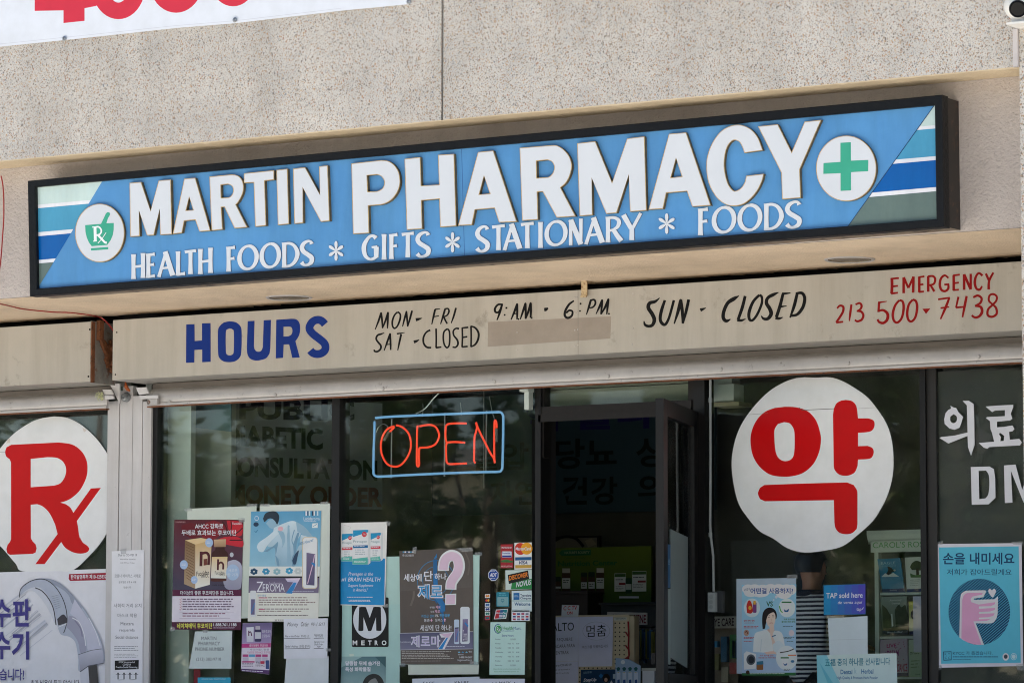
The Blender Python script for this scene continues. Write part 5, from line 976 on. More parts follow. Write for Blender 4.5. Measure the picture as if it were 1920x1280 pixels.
# notices on the pillar
PX = (0, 1000, 4.572)
p = pic('covid_notice', PX, PY-.003, 'topmost white notice taped to the pillar, announcing early closing', 'notice', 'notices taped on the pillar'); p.sheet([(958,150),(1236,135),(1228,575),(957,580)], (228, 227, 232)); D_ = (70, 70, 78)
p.text('Due to CO-VID 19', 1014, 172, 1174, 192, D_).text('We will be closed at', 1028, 212, 1162, 224, D_).text('4:00 PM on Friday', 1030, 244, 1154, 256, D_).text('코로나 바이러스 사태로', 982, 346, 1206, 376, (110,110,116)).text('금요일은 오후 4 시에', 1018, 404, 1166, 424, D_).text('닫습니다', 1060, 450, 1124, 468, D_).tape([(1030,135),(1085,125),(1080,170),(1040,175)]).done()
p = pic('mask_notice', PX, PY-.0032, 'middle white notice on the pillar asking for masks and distance', 'notice', 'notices taped on the pillar'); p.sheet([(955,575),(1230,570),(1226,925),(950,930)], (228, 226, 233)); p.text('사회적 거리 유지', 975, 597, 1212, 632, (100,100,106)).text('마스크 착용', 1008, 682, 1174, 716, (100,100,106)).text('Mascara', 1034, 756, 1146, 783, D_).text('requerida', 1024, 812, 1154, 843, D_).text('Social distance', 990, 872, 1184, 898, D_).done()
p = pic('distancing_notice', PX, PY-.0034, 'lowest white notice on the pillar with a black box and row of figures', 'notice', 'notices taped on the pillar'); p.sheet([(948,928),(1222,922),(1222,1400),(946,1400)], (228, 226, 233)); p.lines(980, 962, 1190, 1010, 3, (150,148,154), .4).lines(980, 1028, 1190, 1070, 3, (176,174,180), .4).poly([(984,1086),(1190,1080),(1188,1158),(984,1166)], (22, 22, 24)).text('STOP the spread of', 1018, 1092, 1156, 1110, W_, .01).text('COVID-19', 1052, 1112, 1122, 1128, W_, .01).text('Practice Social Distancing', 994, 1134, 1178, 1154, W_, .01)
for i in range(4):
    x = 1012+i*51; p.ell(x, 1196, 7, 8, K_, n=12); p.stroke([(x-20,1206),(x+20,1204)], 3, K_, 0).stroke([(x,1204),(x,1246)], 9, K_, 0)
p.stroke([(1016,1252),(1060,1250)], 3, K_, 0).stroke([(1118,1250),(1160,1248)], 3, K_, 0).done()
# shower-head poster
p = pic('shower_head_poster', PX, YA, 'large white poster of a chrome shower head on the far left window', 'poster', GP, mat='gloss'); p.sheet([(-300,345),(0,330),(907,300),(905,1400),(-300,1400)], (226, 225, 232))
p.poly([(592,345)]+[(907,334),(907,396),(600,404)]+[(588,385)], (158, 26, 52)).text('한국발명특허 제10-1258320', 606, 352, 925, 390, W_, .02, sl=-.02)
for i in range(26):
    y = rnd.uniform(480, 830); x = 190+(y-480)*.75; a = rnd.uniform(.85, 1.05); g_ = rnd.randint(176, 222); l = rnd.uniform(200, 420)
    p.stroke([(x, y), (x-l*.72, y+l*.62*a)], rnd.uniform(4, 14), (g_-6, g_-4, g_+8), 0)
CH, CHD, CHL = (178, 184, 200), (110, 112, 126), (224, 224, 232)
p.poly(sm((165,540),(180,470),(230,420),(310,385),(370,382),(440,390),(520,430),(600,500),(680,590),(740,670),(800,770),(850,870),(885,985),(885,1100),(690,1185),(672,1080),(660,990),(640,920),(590,880),(520,860),(490,780),(460,680),(400,590),(320,510),(250,480),(200,500)), CH)
p.poly(sm((370,382),(440,390),(520,430),(600,500),(680,600),(700,640),(620,600),(590,530),(540,480),(450,430)), (150, 156, 174)).poly(sm((640,560),(720,680),(800,800),(850,900),(870,985),(760,1000),(740,900),(690,800),(640,720),(600,680)), (196, 196, 212))
p.poly(sm((590,700),(650,720),(700,800),(730,900),(740,1000),(690,1020),(670,930),(620,850),(570,800)), (160, 160, 180)).stroke([(620,720),(680,760),(720,860),(735,960)], 8, CHL).stroke([(760,720),(820,840),(858,960)], 7, CHL).stroke([(640,740),(690,810),(705,880)], 10, (136,132,156))
p.poly(sm((165,540),(230,480),(310,455),(370,480),(430,560),(465,640),(485,740),(498,790),(470,770),(430,680),(370,580),(300,500),(240,490)), (206, 208, 218)).stroke([(165,545),(180,470),(250,412),(330,388),(400,398),(470,450),(530,540),(565,640),(575,740),(560,810),(545,850)], 7, (58, 58, 66)).stroke([(300,462),(360,490),(420,560),(460,650),(480,780)], 9, (66, 66, 76)).poly(sm((490,730),(540,690),(570,720),(570,760),(500,785)), (64, 60, 70)).stroke([(500,800),(545,780),(572,770)], 5, (230,230,236))
for i in range(7): p.stroke([(440+i*6,540+i*17),(505+i*3,522+i*17)], 2.5, (120,126,146), 0, keep=True)
p.poly([(672,1035),(840,990),(885,1000),(888,1110),(690,1185)], (196, 196, 210), (150, 150, 166)).stroke([(672,1035),(780,998),(870,985)], 5, (90,90,100), 0).stroke([(685,1182),(760,1130),(888,1108)], 5, (60,60,70), 0).poly([(756,1135),(830,1120),(855,1400),(775,1400)], (62, 60, 64)).poly([(686,1190),(756,1138),(775,1400),(700,1400)], (206,206,216))
p.text('수', -60, 562, 92, 800, (60, 52, 132), .03).text('판', 108, 560, 262, 795, (60, 52, 132), .03).text('수', -60, 840, 88, 1075, (60, 52, 132), .03).text('기', 100, 835, 248, 1078, (60, 52, 132), .03).text('습니다!', -12, 1148, 215, 1262, W_, .06).text('습니다!', -4, 1154, 208, 1256, (60, 52, 132), .02).text('추가 비용이 들지 않습니다', 262, 1250, 680, 1310, (50, 46, 70), .01).done()
# ---------- right-hand panes
p = pic('backing_board', T4, YB, 'pale blue-grey backing sheet behind the laundry poster', 'board', GB); p.sheet([(243,498),(690,491),(686,1206),(245,1208)], (176, 192, 206)); p.tape([(620,470),(700,465),(700,495),(625,500)]).done()
p = pic('laundry_poster', T4, YA, 'pale blue laundry poster of a thinking woman in a white top', 'poster', GP, mat='gloss'); p.sheet([(283,542),(692,538),(688,1222),(285,1222)], (150, 208, 230), (176, 196, 222))
for cx_, cy_, rx_, ry_ in ((330,575,45,36), (380,570,50,32), (440,575,50,34), (500,570,50,34), (560,575,60,38), (620,580,60,42), (660,578,32,38), (420,600,70,36), (350,602,50,32), (600,606,60,42)): p.ell(cx_, cy_, rx_, ry_, (232, 228, 228))
p.ell(542, 634, 10, 11, W_).ell(523, 655, 5, 6, W_).text('어떤걸 사용하지?', 348, 566, 668, 610, (44, 84, 156), .02).text('세탁할 때', 300, 572, 345, 592, (70, 90, 140), 0, .2, sl=-.2).text('VS', 467, 666, 516, 705, (44, 96, 60), .02)
p.ell(360, 715, 60, 70, (214, 226, 236)).ell(622, 715, 62, 70, (222, 232, 234)).poly(sm((318,700),(330,665),(345,660),(360,690),(366,740),(350,758),(322,752)), (200, 52, 40)).poly(rr(366, 672, 394, 752, 8), (130, 70, 130)).poly(rr(370, 662, 388, 690, 4), (226, 170, 60)).ell(345, 715, 12, 16, (230, 170, 60)).poly(rr(585, 672, 650, 756, 5), (232,236,232)).rect(582, 668, 656, 678, (56, 120, 70), sl=0).poly(sm((598,722),(616,735),(636,722),(630,745),(604,745)), (40, 96, 150)).stroke([(565,700),(575,735),(590,750)], 8, (100,170,90))
p.text('일반 화학 세제', 298, 804, 378, 818, (190, 40, 44), .02).lines(300, 826, 376, 834, 1, (190,60,60)).lines(298, 852, 420, 872, 2, (190,60,60), .5).lines(298, 934, 378, 950, 2, (190,60,60), .5).lines(298, 964, 376, 972, 1, (190,60,60), .5).text('과색 프리미엄', 598, 794, 680, 808, (70, 120, 60), .02).text('올인원 천연 세제', 582, 812, 680, 826, (70, 120, 60), .02).lines(592, 852, 678, 862, 1, (80,100,110), .5).lines(558, 934, 678, 952, 2, (80,100,110), .5).lines(620, 964, 678, 972, 1, (80,100,110), .5)
p.ell(318, 902, 20, 24, (190, 150, 130)).ell(656, 904, 20, 24, (222, 206, 210)).stroke([(310,900),(320,890),(328,910)], 6, (120,70,50))
p.poly(sm((440,875),(436,820),(440,760),(460,725),(495,712),(530,728),(546,765),(540,800),(520,790),(480,800),(465,830),(458,870)), (38, 32, 34))
p.poly(sm((470,880),(490,870),(520,870),(530,900),(500,915)), (222, 186, 168)).poly(sm((463,780),(480,750),(510,742),(532,760),(536,800),(524,845),(500,862),(478,845),(466,815)), (238, 208, 192)).poly(sm((460,790),(470,750),(500,732),(535,745),(510,750),(480,770),(466,810)), (38, 32, 34))
p.stroke([(480,786),(494,784)], 3, (50,36,34), 0).stroke([(512,782),(526,782)], 3, (50,36,34), 0).stroke([(478,776),(494,772)], 2.5, (70,50,44), 0).stroke([(511,771),(527,774)], 2.5, (70,50,44), 0).stroke([(505,795),(508,812),(502,814)], 2, (206,160,144), 0).stroke([(492,830),(504,827),(516,829)], 4, (190,80,80))
p.poly(sm((368,1045),(372,960),(385,905),(430,888),(470,880),(500,905),(535,885),(580,900),(600,960),(596,1045),(480,1052)), (226, 234, 238)).poly(sm((490,862),(505,835),(522,842),(526,880),(516,925),(540,990),(548,1055),(524,1055),(512,980),(497,910)), (236, 204, 188)).stroke([(510,930),(538,920)], 8, (70, 110, 140), 0).poly(sm((515,990),(560,960),(600,1000),(590,1050),(540,1058),(520,1030)), (214, 226, 232)).stroke([(430,950),(425,1040)], 4, (190,206,214), 0).poly(sm((450,1048),(520,1040),(540,1058),(470,1064)), (232,196,180))
p.poly([(285,1070),(690,1060),(688,1205),(285,1205)], (164, 186, 214)) if 0 else None
p.text('화학 첨가물 없는', 418, 1066, 522, 1078, (190, 40, 50), .01).text('천연성분으로 세탁하세요!', 408, 1082, 540, 1094, (190, 40, 50), .01).poly([(318,1040),(390,1060),(388,1170),(300,1178),(298,1060)], (230,232,236)).ell(352, 1103, 34, 40, (90, 96, 104)).ell(354, 1104, 22, 27, (40,44,52)).poly(rr(394, 1130, 444, 1180, 8), (150, 100, 60)).poly([(396,1118),(444,1112),(446,1138),(396,1142)], (60,120,150)).ell(620, 1090, 80, 92, (224,230,234)).stroke([(570,1050),(630,1040),(675,1022)], 7, (60,50,50)).rect(575, 1084, 636, 1094, (60,120,70), sl=0).poly(rr(582, 1094, 632, 1152, 4), (232,236,232)).poly(sm((594,1128),(608,1138),(624,1128),(618,1146),(600,1146)), (40,96,150)).poly(rr(644, 1080, 684, 1130, 4), (226,228,226)).rect(630, 1066, 690, 1074, (214,120,60), sl=0).ell(664, 1116, 14, 10, (80,130,170)).lines(598, 1172, 650, 1190, 2, (90,100,110), .5)
p.poly([(285,1204),(688,1200),(688,1222),(285,1222)], (46, 104, 60)).lines(345, 1206, 670, 1216, 1, (210,226,210), .5, sl=-.006).ell(328, 1198, 14, 15, (60,40,36)).done()
Z0 = (0, 0, 1)
p = pic('tap_sign', Z0, YA, 'small blue to purple transit fare sign on the window', 'sign', GS, mat='vinyl'); p.sheet([(1544,1096.5),(1622,1094),(1623,1150.5),(1545.5,1152.5)], (44, 126, 184))
for i in range(6): p.rect(1544.5+i*13, 1097-i*.4, 1557.6+i*13, 1152-i*.4, [(40+i*8), (140-i*13), (190-i*2)], sl=-.03, keep=bool(i))
p.text('TAP sold here', 1549, 1111, 1617.5, 1121, W_, .015, sl=-.02).text('de venta aquí', 1571, 1126, 1617, 1133.5, W_, 0, .2, sl=-.02).text('tap', 1606, 1139, 1615, 1146.5, W_, .01).stroke([(1616,1142),(1619,1138)], 1.2, W_, 0).done()
p = pic('blank_paper', Z0, YA, 'blank white sheet between the blue fare sign and the pale dental sign', 'paper', GP); p.sheet([(1552,1158.5),(1626.5,1154),(1627,1240),(1556,1240)], (206, 218, 222)); p.stroke([(1556,1199),(1627,1197)], .6, (186,196,200), 0).done()
p = pic('dental_sign', Z0, YA-.0012, 'pale aqua dental powder sign with Korean heading at the bottom edge', 'sign', GP, mat='vinyl'); p.sheet([(1531,1227.5),(1681,1223.5),(1683,1300),(1533,1300)], (206, 224, 220), (196, 220, 222)); p.poly([(1531,1228),(1550,1227),(1585,1300),(1533,1300)], (140, 206, 218)).poly([(1536,1240),(1548,1258),(1575,1300),(1560,1300)], (110, 190, 208))
p.text('五福 중의 하나를 선사합니다', 1547, 1234, 1669, 1248, (40, 130, 150), .012, sl=-.02).text('Dental', 1576, 1254.5, 1598, 1263, (40, 110, 160), .02).text('k', 1602, 1251, 1606, 1262, (150, 190, 200)).text('Herbal', 1615, 1253, 1637.5, 1262, (40, 110, 160), .02).text('High Quality & Premium Herb Powder', 1569, 1267, 1646, 1273.5, (40, 110, 160), .01).done()
# letters on the dark right-hand pane
X5 = (1720, 690, 4.74)
p = pic('window_lettering', X5, YO+.002, 'white cut-out Korean letters and capitals DM on the dark right-hand pane', 'lettering', GS, mat='vinyl'); p.sheet([(402,290),(455,288),(500,318),(505,480),(508,680),(476,775),(450,700),(446,600),(275,668),(196,618),(215,610),(330,598),(446,570),(440,330)], (222, 222, 228), th=.004)
C2 = (222, 222, 228)
p.poly([(293,332),(325,350),(345,352),(365,390),(407,432),(390,490),(375,528),(330,547),(285,535),(243,495),(238,455),(250,400),(275,370),(300,358)], C2, holes=[sm((322,408),(350,430),(348,470),(320,488),(295,470),(293,430))], layer='letter#4')
p.poly([(606,340),(700,332),(852,325),(852,345),(830,405),(845,448),(825,463),(708,475),(708,525),(770,520),(845,508),(863,540),(845,560),(815,565),(822,635),(905,627),(930,658),(912,685),(640,700),(622,715),(590,705),(545,663),(683,652),(662,570),(650,540),(645,470),(608,440),(625,433),(778,425),(778,372),(690,376),(665,390)], C2, holes=[[(735,573),(772,600),(768,645),(738,648),(742,610),(725,585)]], layer='letter#5')
p.poly([(475,877),(640,872),(680,895),(692,980),(695,1150),(632,1208),(484,1212)], C2, holes=[[(545,912)]+sm((610,908),(635,950),(640,1040),(630,1120),(605,1155))+[(550,1162)]], layer='letter#6')
p.poly([(770,863),(873,855),(932,1080),(1010,850),(1100,850),(1110,1190),(1050,1190),(1040,950),(945,1195),(832,912),(846,1193),(778,1197)], C2, layer='letter#7').done()
# pink hand poster
p = pic('helping_hand_poster', U4, YA, 'cyan poster of a pink hand with a heart in a striped circle', 'poster', GP, mat='print'); p.sheet([(618,236),(1262,230),(1274,1150),(634,1164)], (222, 218, 226)); CY = (96, 192, 216); NV = (22, 66, 104)
p.poly([(642,262),(1240,254),(1256,1126),(658,1134)], CY); p.text('손을 내미세요', 672, 302, 1208, 390, NV, .02).text('저희가 잡아드릴게요', 702, 424, 1186, 470, NV, .005)
circ = elp(945, 745, 231, 248, 72); p.poly(circ, NV); s_k = p.k+1
for k in range(-30, 31):      # printed diagonal stripes inside the circle
    o = k*15.5; cc0 = []
    # chord of the ellipse along direction (1,-.85) through centre offset along (.85,1)
    bx, by = 945+o*.65, 745+o*.76; dx_, dy_ = .76, -.65
    A = (dx_/231)**2+(dy_/248)**2; Bq = 2*((bx-945)*dx_/231**2+(by-745)*dy_/248**2); Cq = ((bx-945)/231)**2+((by-745)/248)**2-1; D_q = Bq*Bq-4*A*Cq
    if D_q > 0:
        p.k = s_k; t0, t1 = (-Bq-math.sqrt(D_q))/(2*A), (-Bq+math.sqrt(D_q))/(2*A); p.stroke([(bx+dx_*t0, by+dy_*t0), (bx+dx_*t1, by+dy_*t1)], 4.2, (84, 176, 204), 0, keep=True)
PK2, CR2 = (226, 166, 200), (222, 220, 222)
p.poly([(795,935),(800,700),(800,650)]+sm((808,610),(840,588),(880,585))+[(985,583),(998,590),(975,635),(940,640),(905,645),(903,655),(1060,650),(1085,628),(1082,760)]+sm((1075,790),(1050,825),(1010,832))+[(918,830),(980,992),(930,993),(860,975),(820,955)], CR2)
p.poly([(810,945),(815,660)]+sm((825,625),(850,605),(890,602))+[(972,602),(962,618),(930,622)]+sm((895,630),(880,650),(885,672))+[(940,690),(1065,672),(1060,688),(1030,702),(942,704),(942,722),(1065,715),(1060,730),(1025,742),(942,745),(942,760),(1060,755),(1050,775),(1010,785),(942,788),(942,800),(1030,798),(1000,812),(900,816),(962,992),(900,988),(850,970)], PK2)
p.poly(sm((1040,585),(1022,570),(1012,590),(1024,615),(1045,637),(1062,612),(1070,588),(1056,570)), CR2)
p.ring(706, 1074, 30, 34, 5, NV, n=4) if 0 else p.poly([(674,1042),(736,1040),(737,1107),(676,1110)], NV).poly([(679,1048),(731,1046),(732,1101),(681,1104)], CY); p.text('K Y', 685, 1053, 726, 1070, NV).text('C C', 686, 1080, 727, 1097, NV).text('KYCC 가 돕겠습니다.', 746, 1040, 1044, 1068, NV, .01).lines(746, 1078, 1095, 1090, 1, (40,90,130), .6).lines(746, 1100, 890, 1106, 1, (40,90,130), .6).ell(1143, 1082, 24, 28, (226,224,226)).ell(1143, 1080, 14, 16, (70,80,90)).ring(1203, 1080, 21, 24, 5, (190,220,232)).ell(1203, 1080, 14, 16, (200,226,236))
p.tape([(600,225),(670,215),(672,238),(605,245)]).tape([(1180,222),(1270,215),(1272,245),(1200,240)]).tape([(610,1150),(660,1145),(668,1175),(612,1180)]).tape([(1220,1140),(1290,1130),(1290,1185),(1230,1180)]).done()
# ------------------------------------------------------------------ inside the shop
def pbox(mb, crop, x0, y0, x1, y1, Y, depth, mi=0):
    a = at(*cv(crop, [(x0, y0)])[0], Y); b = at(*cv(crop, [(x1, y1)])[0], Y)
    return mb.box(min(a.x, b.x), max(a.x, b.x), Y, Y+depth, min(a.z, b.z), max(a.z, b.z), mi)
IG = 'things inside the shop'
# header board over the counter with large lettering, two panels at an angle
YH = 5.2
hp_ = Pic(WW, YH, 'dark blue-grey header board with black Korean lettering seen through the doorway', 'sign board', 'header_board', sl=-.03, mat='dull')
# crop here: zoom of 1000,720 at 4.415
H5 = (1000, 720, 4.415); hp_.c = H5
hp_.sheet([(-900,-250),(1500,-330),(1500,1040),(-900,1090)], (48, 68, 77), th=.03)
DK = (10, 20, 18); VI = (30, 24, 84)
hp_.text('약·틀니', -60, 150, 960, 395, VI, .03); hp_.text('당뇨', 178, 455, 690, 705, DK, .022).text('상담', 850, 440, 1370, 690, DK, .022).stroke([(250,790),(365,786),(330,850),(248,896)], 34, DK, 0, layer='lettering').stroke([(425,770),(424,920)], 34, DK, 0, layer='lettering').stroke([(368,858),(410,856)], 30, DK, 0, layer='lettering').stroke([(280,925),(282,982),(442,978)], 32, DK, 0, layer='lettering').text('강', 478, 768, 695, 1000, DK, .022).text('의료', 865, 745, 1370, 975, DK, .022).text('자연', -360, 800, 20, 1010, DK, .022).text('혈압', -520, 490, -40, 720, DK, .022).done()
n_ = Vector((.9, -.43, 0)).normalized(); p0 = at(433, 850, 2.5)
eb = Pic((280, 720, 5.333), 0, 'dark header board with PUBLIC, DIABETIC, CONSULTATION and MONEY ORDER in capitals', 'sign board', 'header_board', sl=.05, mat='dull', plane=(p0, n_))
eb.sheet([(822,140),(2330,190),(2330,1250),(822,1230)], (158, 162, 168), th=.03)
DI = (18, 34, 28); MR = (110, 36, 28)
eb.text('PUBLIC', 900, 130, 2050, 350, (20, 20, 50), .04, sl=.02).text('DIABETIC', 740, 400, 1735, 615, DI, .04, sl=.045).text('CONSULTATION', 740, 715, 2280, 920, DI, .04, sl=.03).text('MONEY ORDER', 800, 1000, 2330, 1200, MR, .04, sl=.02).done()
# green product header and the shelf wall in the doorway
g = Pic(WW, 4.6, 'green nutrition centre header panel printed with supplement bottles, deep in the shop', 'sign board', 'product_header', sl=-.02, mat='dull')
g.sheet([(-300,135),(1010,105),(1010,590),(-300,600)], (96, 108, 26), (54, 78, 18), th=.02)
g.poly([(218,165),(245,140),(492,135),(492,183),(245,190)], (24, 84, 50)).text('NATURE’S BOUNTY', 268, 152, 482, 174, (150, 160, 120), .02).text('Better Off Healthy', 282, 202, 448, 217, (30, 84, 40), .01, .2).text('Health & Nutrition Center', -70, 240, 720, 285, (30, 84, 40), .03)
for x, w1, y0, c_ in ((150,34,345,(20,40,24)), (182,56,372,(20,40,24)), (244,74,300,(190,180,160)), (406,56,335,(20,40,24)), (470,58,332,(20,40,24)), (538,70,298,(190,180,160))):
    g.poly(rr(x, y0, x+w1, 500, 8), (70,44,24)).rect(x+4, y0-4, x+w1-4, y0+36, c_, sl=0).rect(x+2, y0+80, x+w1-2, 470, (206, 204, 194), sl=0).lines(x+10, y0+96, x+w1-10, y0+130, 2, (90,90,80))
for x, w1, y0 in ((695, 98, 340), (846, 122, 320)): g.rect(x, y0, x+w1, 495, (206,204,196), sl=-.02).rect(x+2, y0+4, x+w1-2, y0+30, (60,90,40), sl=-.02).rect(x+w1*.4, y0+80, x+w1-4, y0+98, (130,40,40), sl=-.02).lines(x+10, y0+50, x+w1-10, y0+66, 1, (70,70,70)).lines(x+10, y0+110, x+w1-20, y0+150, 3, (140,140,130), .4)
g.poly(rr(790, 380, 842, 510, 8), (24,60,34)).rect(792, 430, 840, 480, (190,190,180), sl=0).rect(470, 540, 580, 556, (200,200,190), sl=0).rect(735, 535, 905, 552, (190,190,200), sl=0).done()
f = Pic(WW, 5.0, 'small dark framed picture on the back wall above the green panel', 'picture', 'framed_picture', mat='dull'); f.sheet([(165,25),(565,15),(565,125),(165,130)], (20, 19, 18), th=.03); f.poly([(180,40),(545,32),(545,120),(180,125)], (120, 112, 98)).stroke([(170,70),(230,35),(300,25),(370,45),(430,110)], 24, (18,17,16)).poly([(440,60),(500,40),(540,90),(470,118)], (150,138,116)).done()
mb = MB(); pbox(mb, WW, -200, 515, 465, 2390, 4.4, .3); pbox(mb, WW, -200, 500, 465, 512, 4.38, .34); tag(mb.build('shelf_cabinet', simple('brown_cabinet', (62, 44, 36), .5)), 'dark brown shelf cabinet below the green panel', 'cabinet')
mb = MB(); pbox(mb, WW, 580, 598, 1100, 2390, 4.45, .3); pbox(mb, WW, 560, 590, 1100, 600, 4.4, .4); tag(mb.build('shelf_unit', simple('black_shelf', (30, 29, 28), .5)), 'black shelf unit behind the pegboard display', 'shelf')
# pegboard display with papers
YPB = 3.1
PEG = T = empty('pegboard_display', at(1140, 1280, YPB), 'cream pegboard display stand just inside the door', 'display stand')
mb = MB(); pbox(mb, WW, 60, 712, 822, 2390, YPB, .02); pbox(mb, WW, 823, 705, 868, 2390, YPB-.01, .06); pbox(mb, WW, 60, 703, 822, 711, YPB-.01, .06); mb.build('panel', simple('cream_pegboard', (206, 190, 156), .6), T)
dots = Pic(WW, YPB-.001, parent=T, mat='dull'); dots.k = 1
for i in range(12):
    for j in range(16):
        dots.ell(690-330+i*38, 765+j*38.5, 6, 6.5, (40, 34, 28), n=8, keep=True)
dots.rect(690, 716, 800, 742, (206,206,196), sl=-.02).text('ORTHOPEDIC', 706, 722, 796, 736, (60,60,60)).done()
p = Pic(WW, YPB-.02, 'small white card reading CCTV ON in red, standing above the paper signs', 'sign', 'cctv_card', mat='dull'); p.sheet([(245,608),(392,612),(384,712),(240,710)], (206, 206, 206)); p.text('C C TV', 258, 620, 376, 656, (190,40,36), .02, .1).text('ON', 287, 666, 336, 692, (190,40,36), .03).done()
p = Pic(WW, YPB-.012, 'white ALTO mask notice in Spanish just inside the door', 'notice', 'mask_notice', 'notices on the pegboard', mat='dull'); p.sheet([(60,715),(391,711),(388,1094),(60,1094)], (214,214,236)); p.text('ALTO', 157, 767, 348, 837, K_, .0).text('SE REQUIERE', 163, 896, 335, 926, (60,60,70)).text('MASCARA PARA', 147, 952, 357, 980, (60,60,70)).text('ENTRAR', 195, 1006, 303, 1034, (60,60,70)).done()
p = Pic(WW, YPB-.014, 'white early-closing notice below the Spanish ALTO notice', 'notice', 'closing_notice', 'notices on the pegboard', mat='dull'); p.sheet([(60,1097),(387,1095),(384,1400),(60,1400)], (210,210,232)); p.text('Due to CO-VID 19', 168, 1118, 326, 1138, (60,60,70), .01).text('We will be closed at', 180, 1158, 314, 1172, (60,60,70)).text('4:00 PM on Friday', 184, 1190, 307, 1204, (60,60,70)).done()
p = Pic(WW, YPB-.013, 'white Korean stop notice beside the Spanish ALTO notice', 'notice', 'mask_notice', 'notices on the pegboard', mat='dull'); p.sheet([(393,711),(683,708),(676,1134),(388,1138)], (212,212,236)); p.text('멈춤', 455, 785, 625, 884, K_, .0).ring(540, 832, 116, 78, 3, (170,170,180)).text('마스크를 착용하십시오', 420, 958, 642, 984, (90,90,100)).done()
p = Pic(WW, YPB-.03, 'dark blue dance poster low on the pegboard display', 'poster', 'dance_poster', mat='dull'); p.sheet([(408,1165),(716,1160),(716,1400),(405,1400)], (26, 60, 92)); p.lines(430, 1182, 520, 1200, 2, (150,190,210)).text('StepUp', 430, 1238, 540, 1275, W_, .02, .25).ell(625, 1235, 32, 38, (30,24,24)).ell(622, 1250, 14, 18, (180,150,130)).poly([(560,1215),(580,1195),(600,1215),(580,1238)], (40,110,170)).poly([(650,1290),(668,1255),(690,1290)], W_).rect(682, 1200, 706, 1240, (170,190,200), sl=0).done()
p = Pic(WW, YPB+.3, 'two overlapping white shelf signs with dark red capitals ORAL HYGIENE', 'sign', 'aisle_sign', sl=.0, mat='dull'); p.sheet([(632,668),(972,676),(972,780),(632,770)], (196, 186, 176), th=.01); p.text('ORAL HYGIENE', 668, 690, 965, 765, (110, 30, 34), .03, sl=.01).done()
p = Pic(WW, YPB-.06, 'pale blue blister pack of small bottles hanging on the pegboard corner', 'blister pack', 'blister_pack', mat='gloss'); p.sheet([(705,1062),(822,1075),(920,1130),(916,1400),(700,1400)], (150, 176, 206)); p.ell(768, 1098, 18, 18, (220,226,230))
for i in range(4):
    x = 712+i*50; p.poly(sm((x,1150),(x+18,1140),(x+32,1152),(x+24,1172),(x+6,1172)), (34, 90, 96)).poly(rr(x+2, 1185, x+34, 1290, 8), (196,210,230)).poly([(x+8,1250),(x+28,1246),(x+30,1290),(x+6,1290)], (40,80,150)).poly([(x+4,1185),(x+22,1185),(x+20,1192)], (210,190,70))
p.done()
t = MB(); t.tube([at(*cv(WW, [q_])[0], YPB-.05) for q_ in ((812,750),(818,850),(815,950),(820,1040),(806,1090))], .006, 6)
for a, b_ in (((790,840),(815,880)), ((790,955),(815,990)), ((790,1070),(815,1050))): t.tube([at(*cv(WW, [q_])[0], YPB-.05) for q_ in (a, b_)], .005, 6)
t.build('red_cord', M['redwire'], PEG)
mb = MB(); pbox(mb, WW, 935, 1175, 1040, 2390, YPB-.1, .15); pbox(mb, WW, 928, 1150, 1050, 1174, YPB-.11, .17, 1); o = mb.build('waste_bin', [simple('bin_white', (200, 204, 214), .5), M['steel']]); tag(o, 'white bin with a metal rim just inside the door', 'bin')
rk = MB()
for i in range(9):
    x = 880+i*16; pbox(rk, WW, x, 815+rnd.uniform(0, 30), x+13, 1080+rnd.uniform(-20, 30), YPB+.35, .03, i % 3)
pbox(rk, WW, 870, 795, 1010, 806, YPB+.4, .05, 3)
tag(rk.build('hanging_packs', [simple('pack_teal', (30, 70, 96), .4), simple('pack_blue', (50, 90, 130), .4), simple('pack_olive', (120, 124, 60), .4), M['black']]), 'row of blue packs hanging on a rack behind the pegboard', 'packs')
# door leaf stickers
ds_n = Vector(dn); ds_p = tip+ds_n*.0075
if ds_n.dot(CAM-ds_p) < 0: ds_n = -ds_n; ds_p = tip+ds_n*.0075
p = Pic(WW, 0, 'blue decal with white Korean words on the open door glass', 'sticker', 'door_decal', GS, mat='vinyl', plane=(ds_p, ds_n)); p.sheet([(1101,85),(1175,92),(1173,462),(1101,460)], (28, 96, 148)); p.text('우리 병원', 1104, 212, 1168, 258, (150,190,214), .01, sl=.1).lines(1110, 270, 1165, 310, 2, (70,140,180)).done()
p = Pic(WW, 0, 'grey-white paper sheet taped inside the open door glass', 'paper', 'blank_paper', GP, mat='vinyl', plane=(ds_p+ds_n*.0006, ds_n)); p.sheet([(1176,-40),(1325,30),(1320,1150),(1176,1060)], (126, 140, 140)); p.done()
p = Pic(WW, 0, 'pale sheet below the blue decal on the open door glass', 'paper', 'blank_paper', GP, mat='vinyl', plane=(ds_p+ds_n*.0003, ds_n)); p.sheet([(1100,466),(1175,470),(1175,1120),(1100,1110)], (140, 154, 150)); p.lines(1105, 730, 1160, 790, 2, (60,70,80)).done()
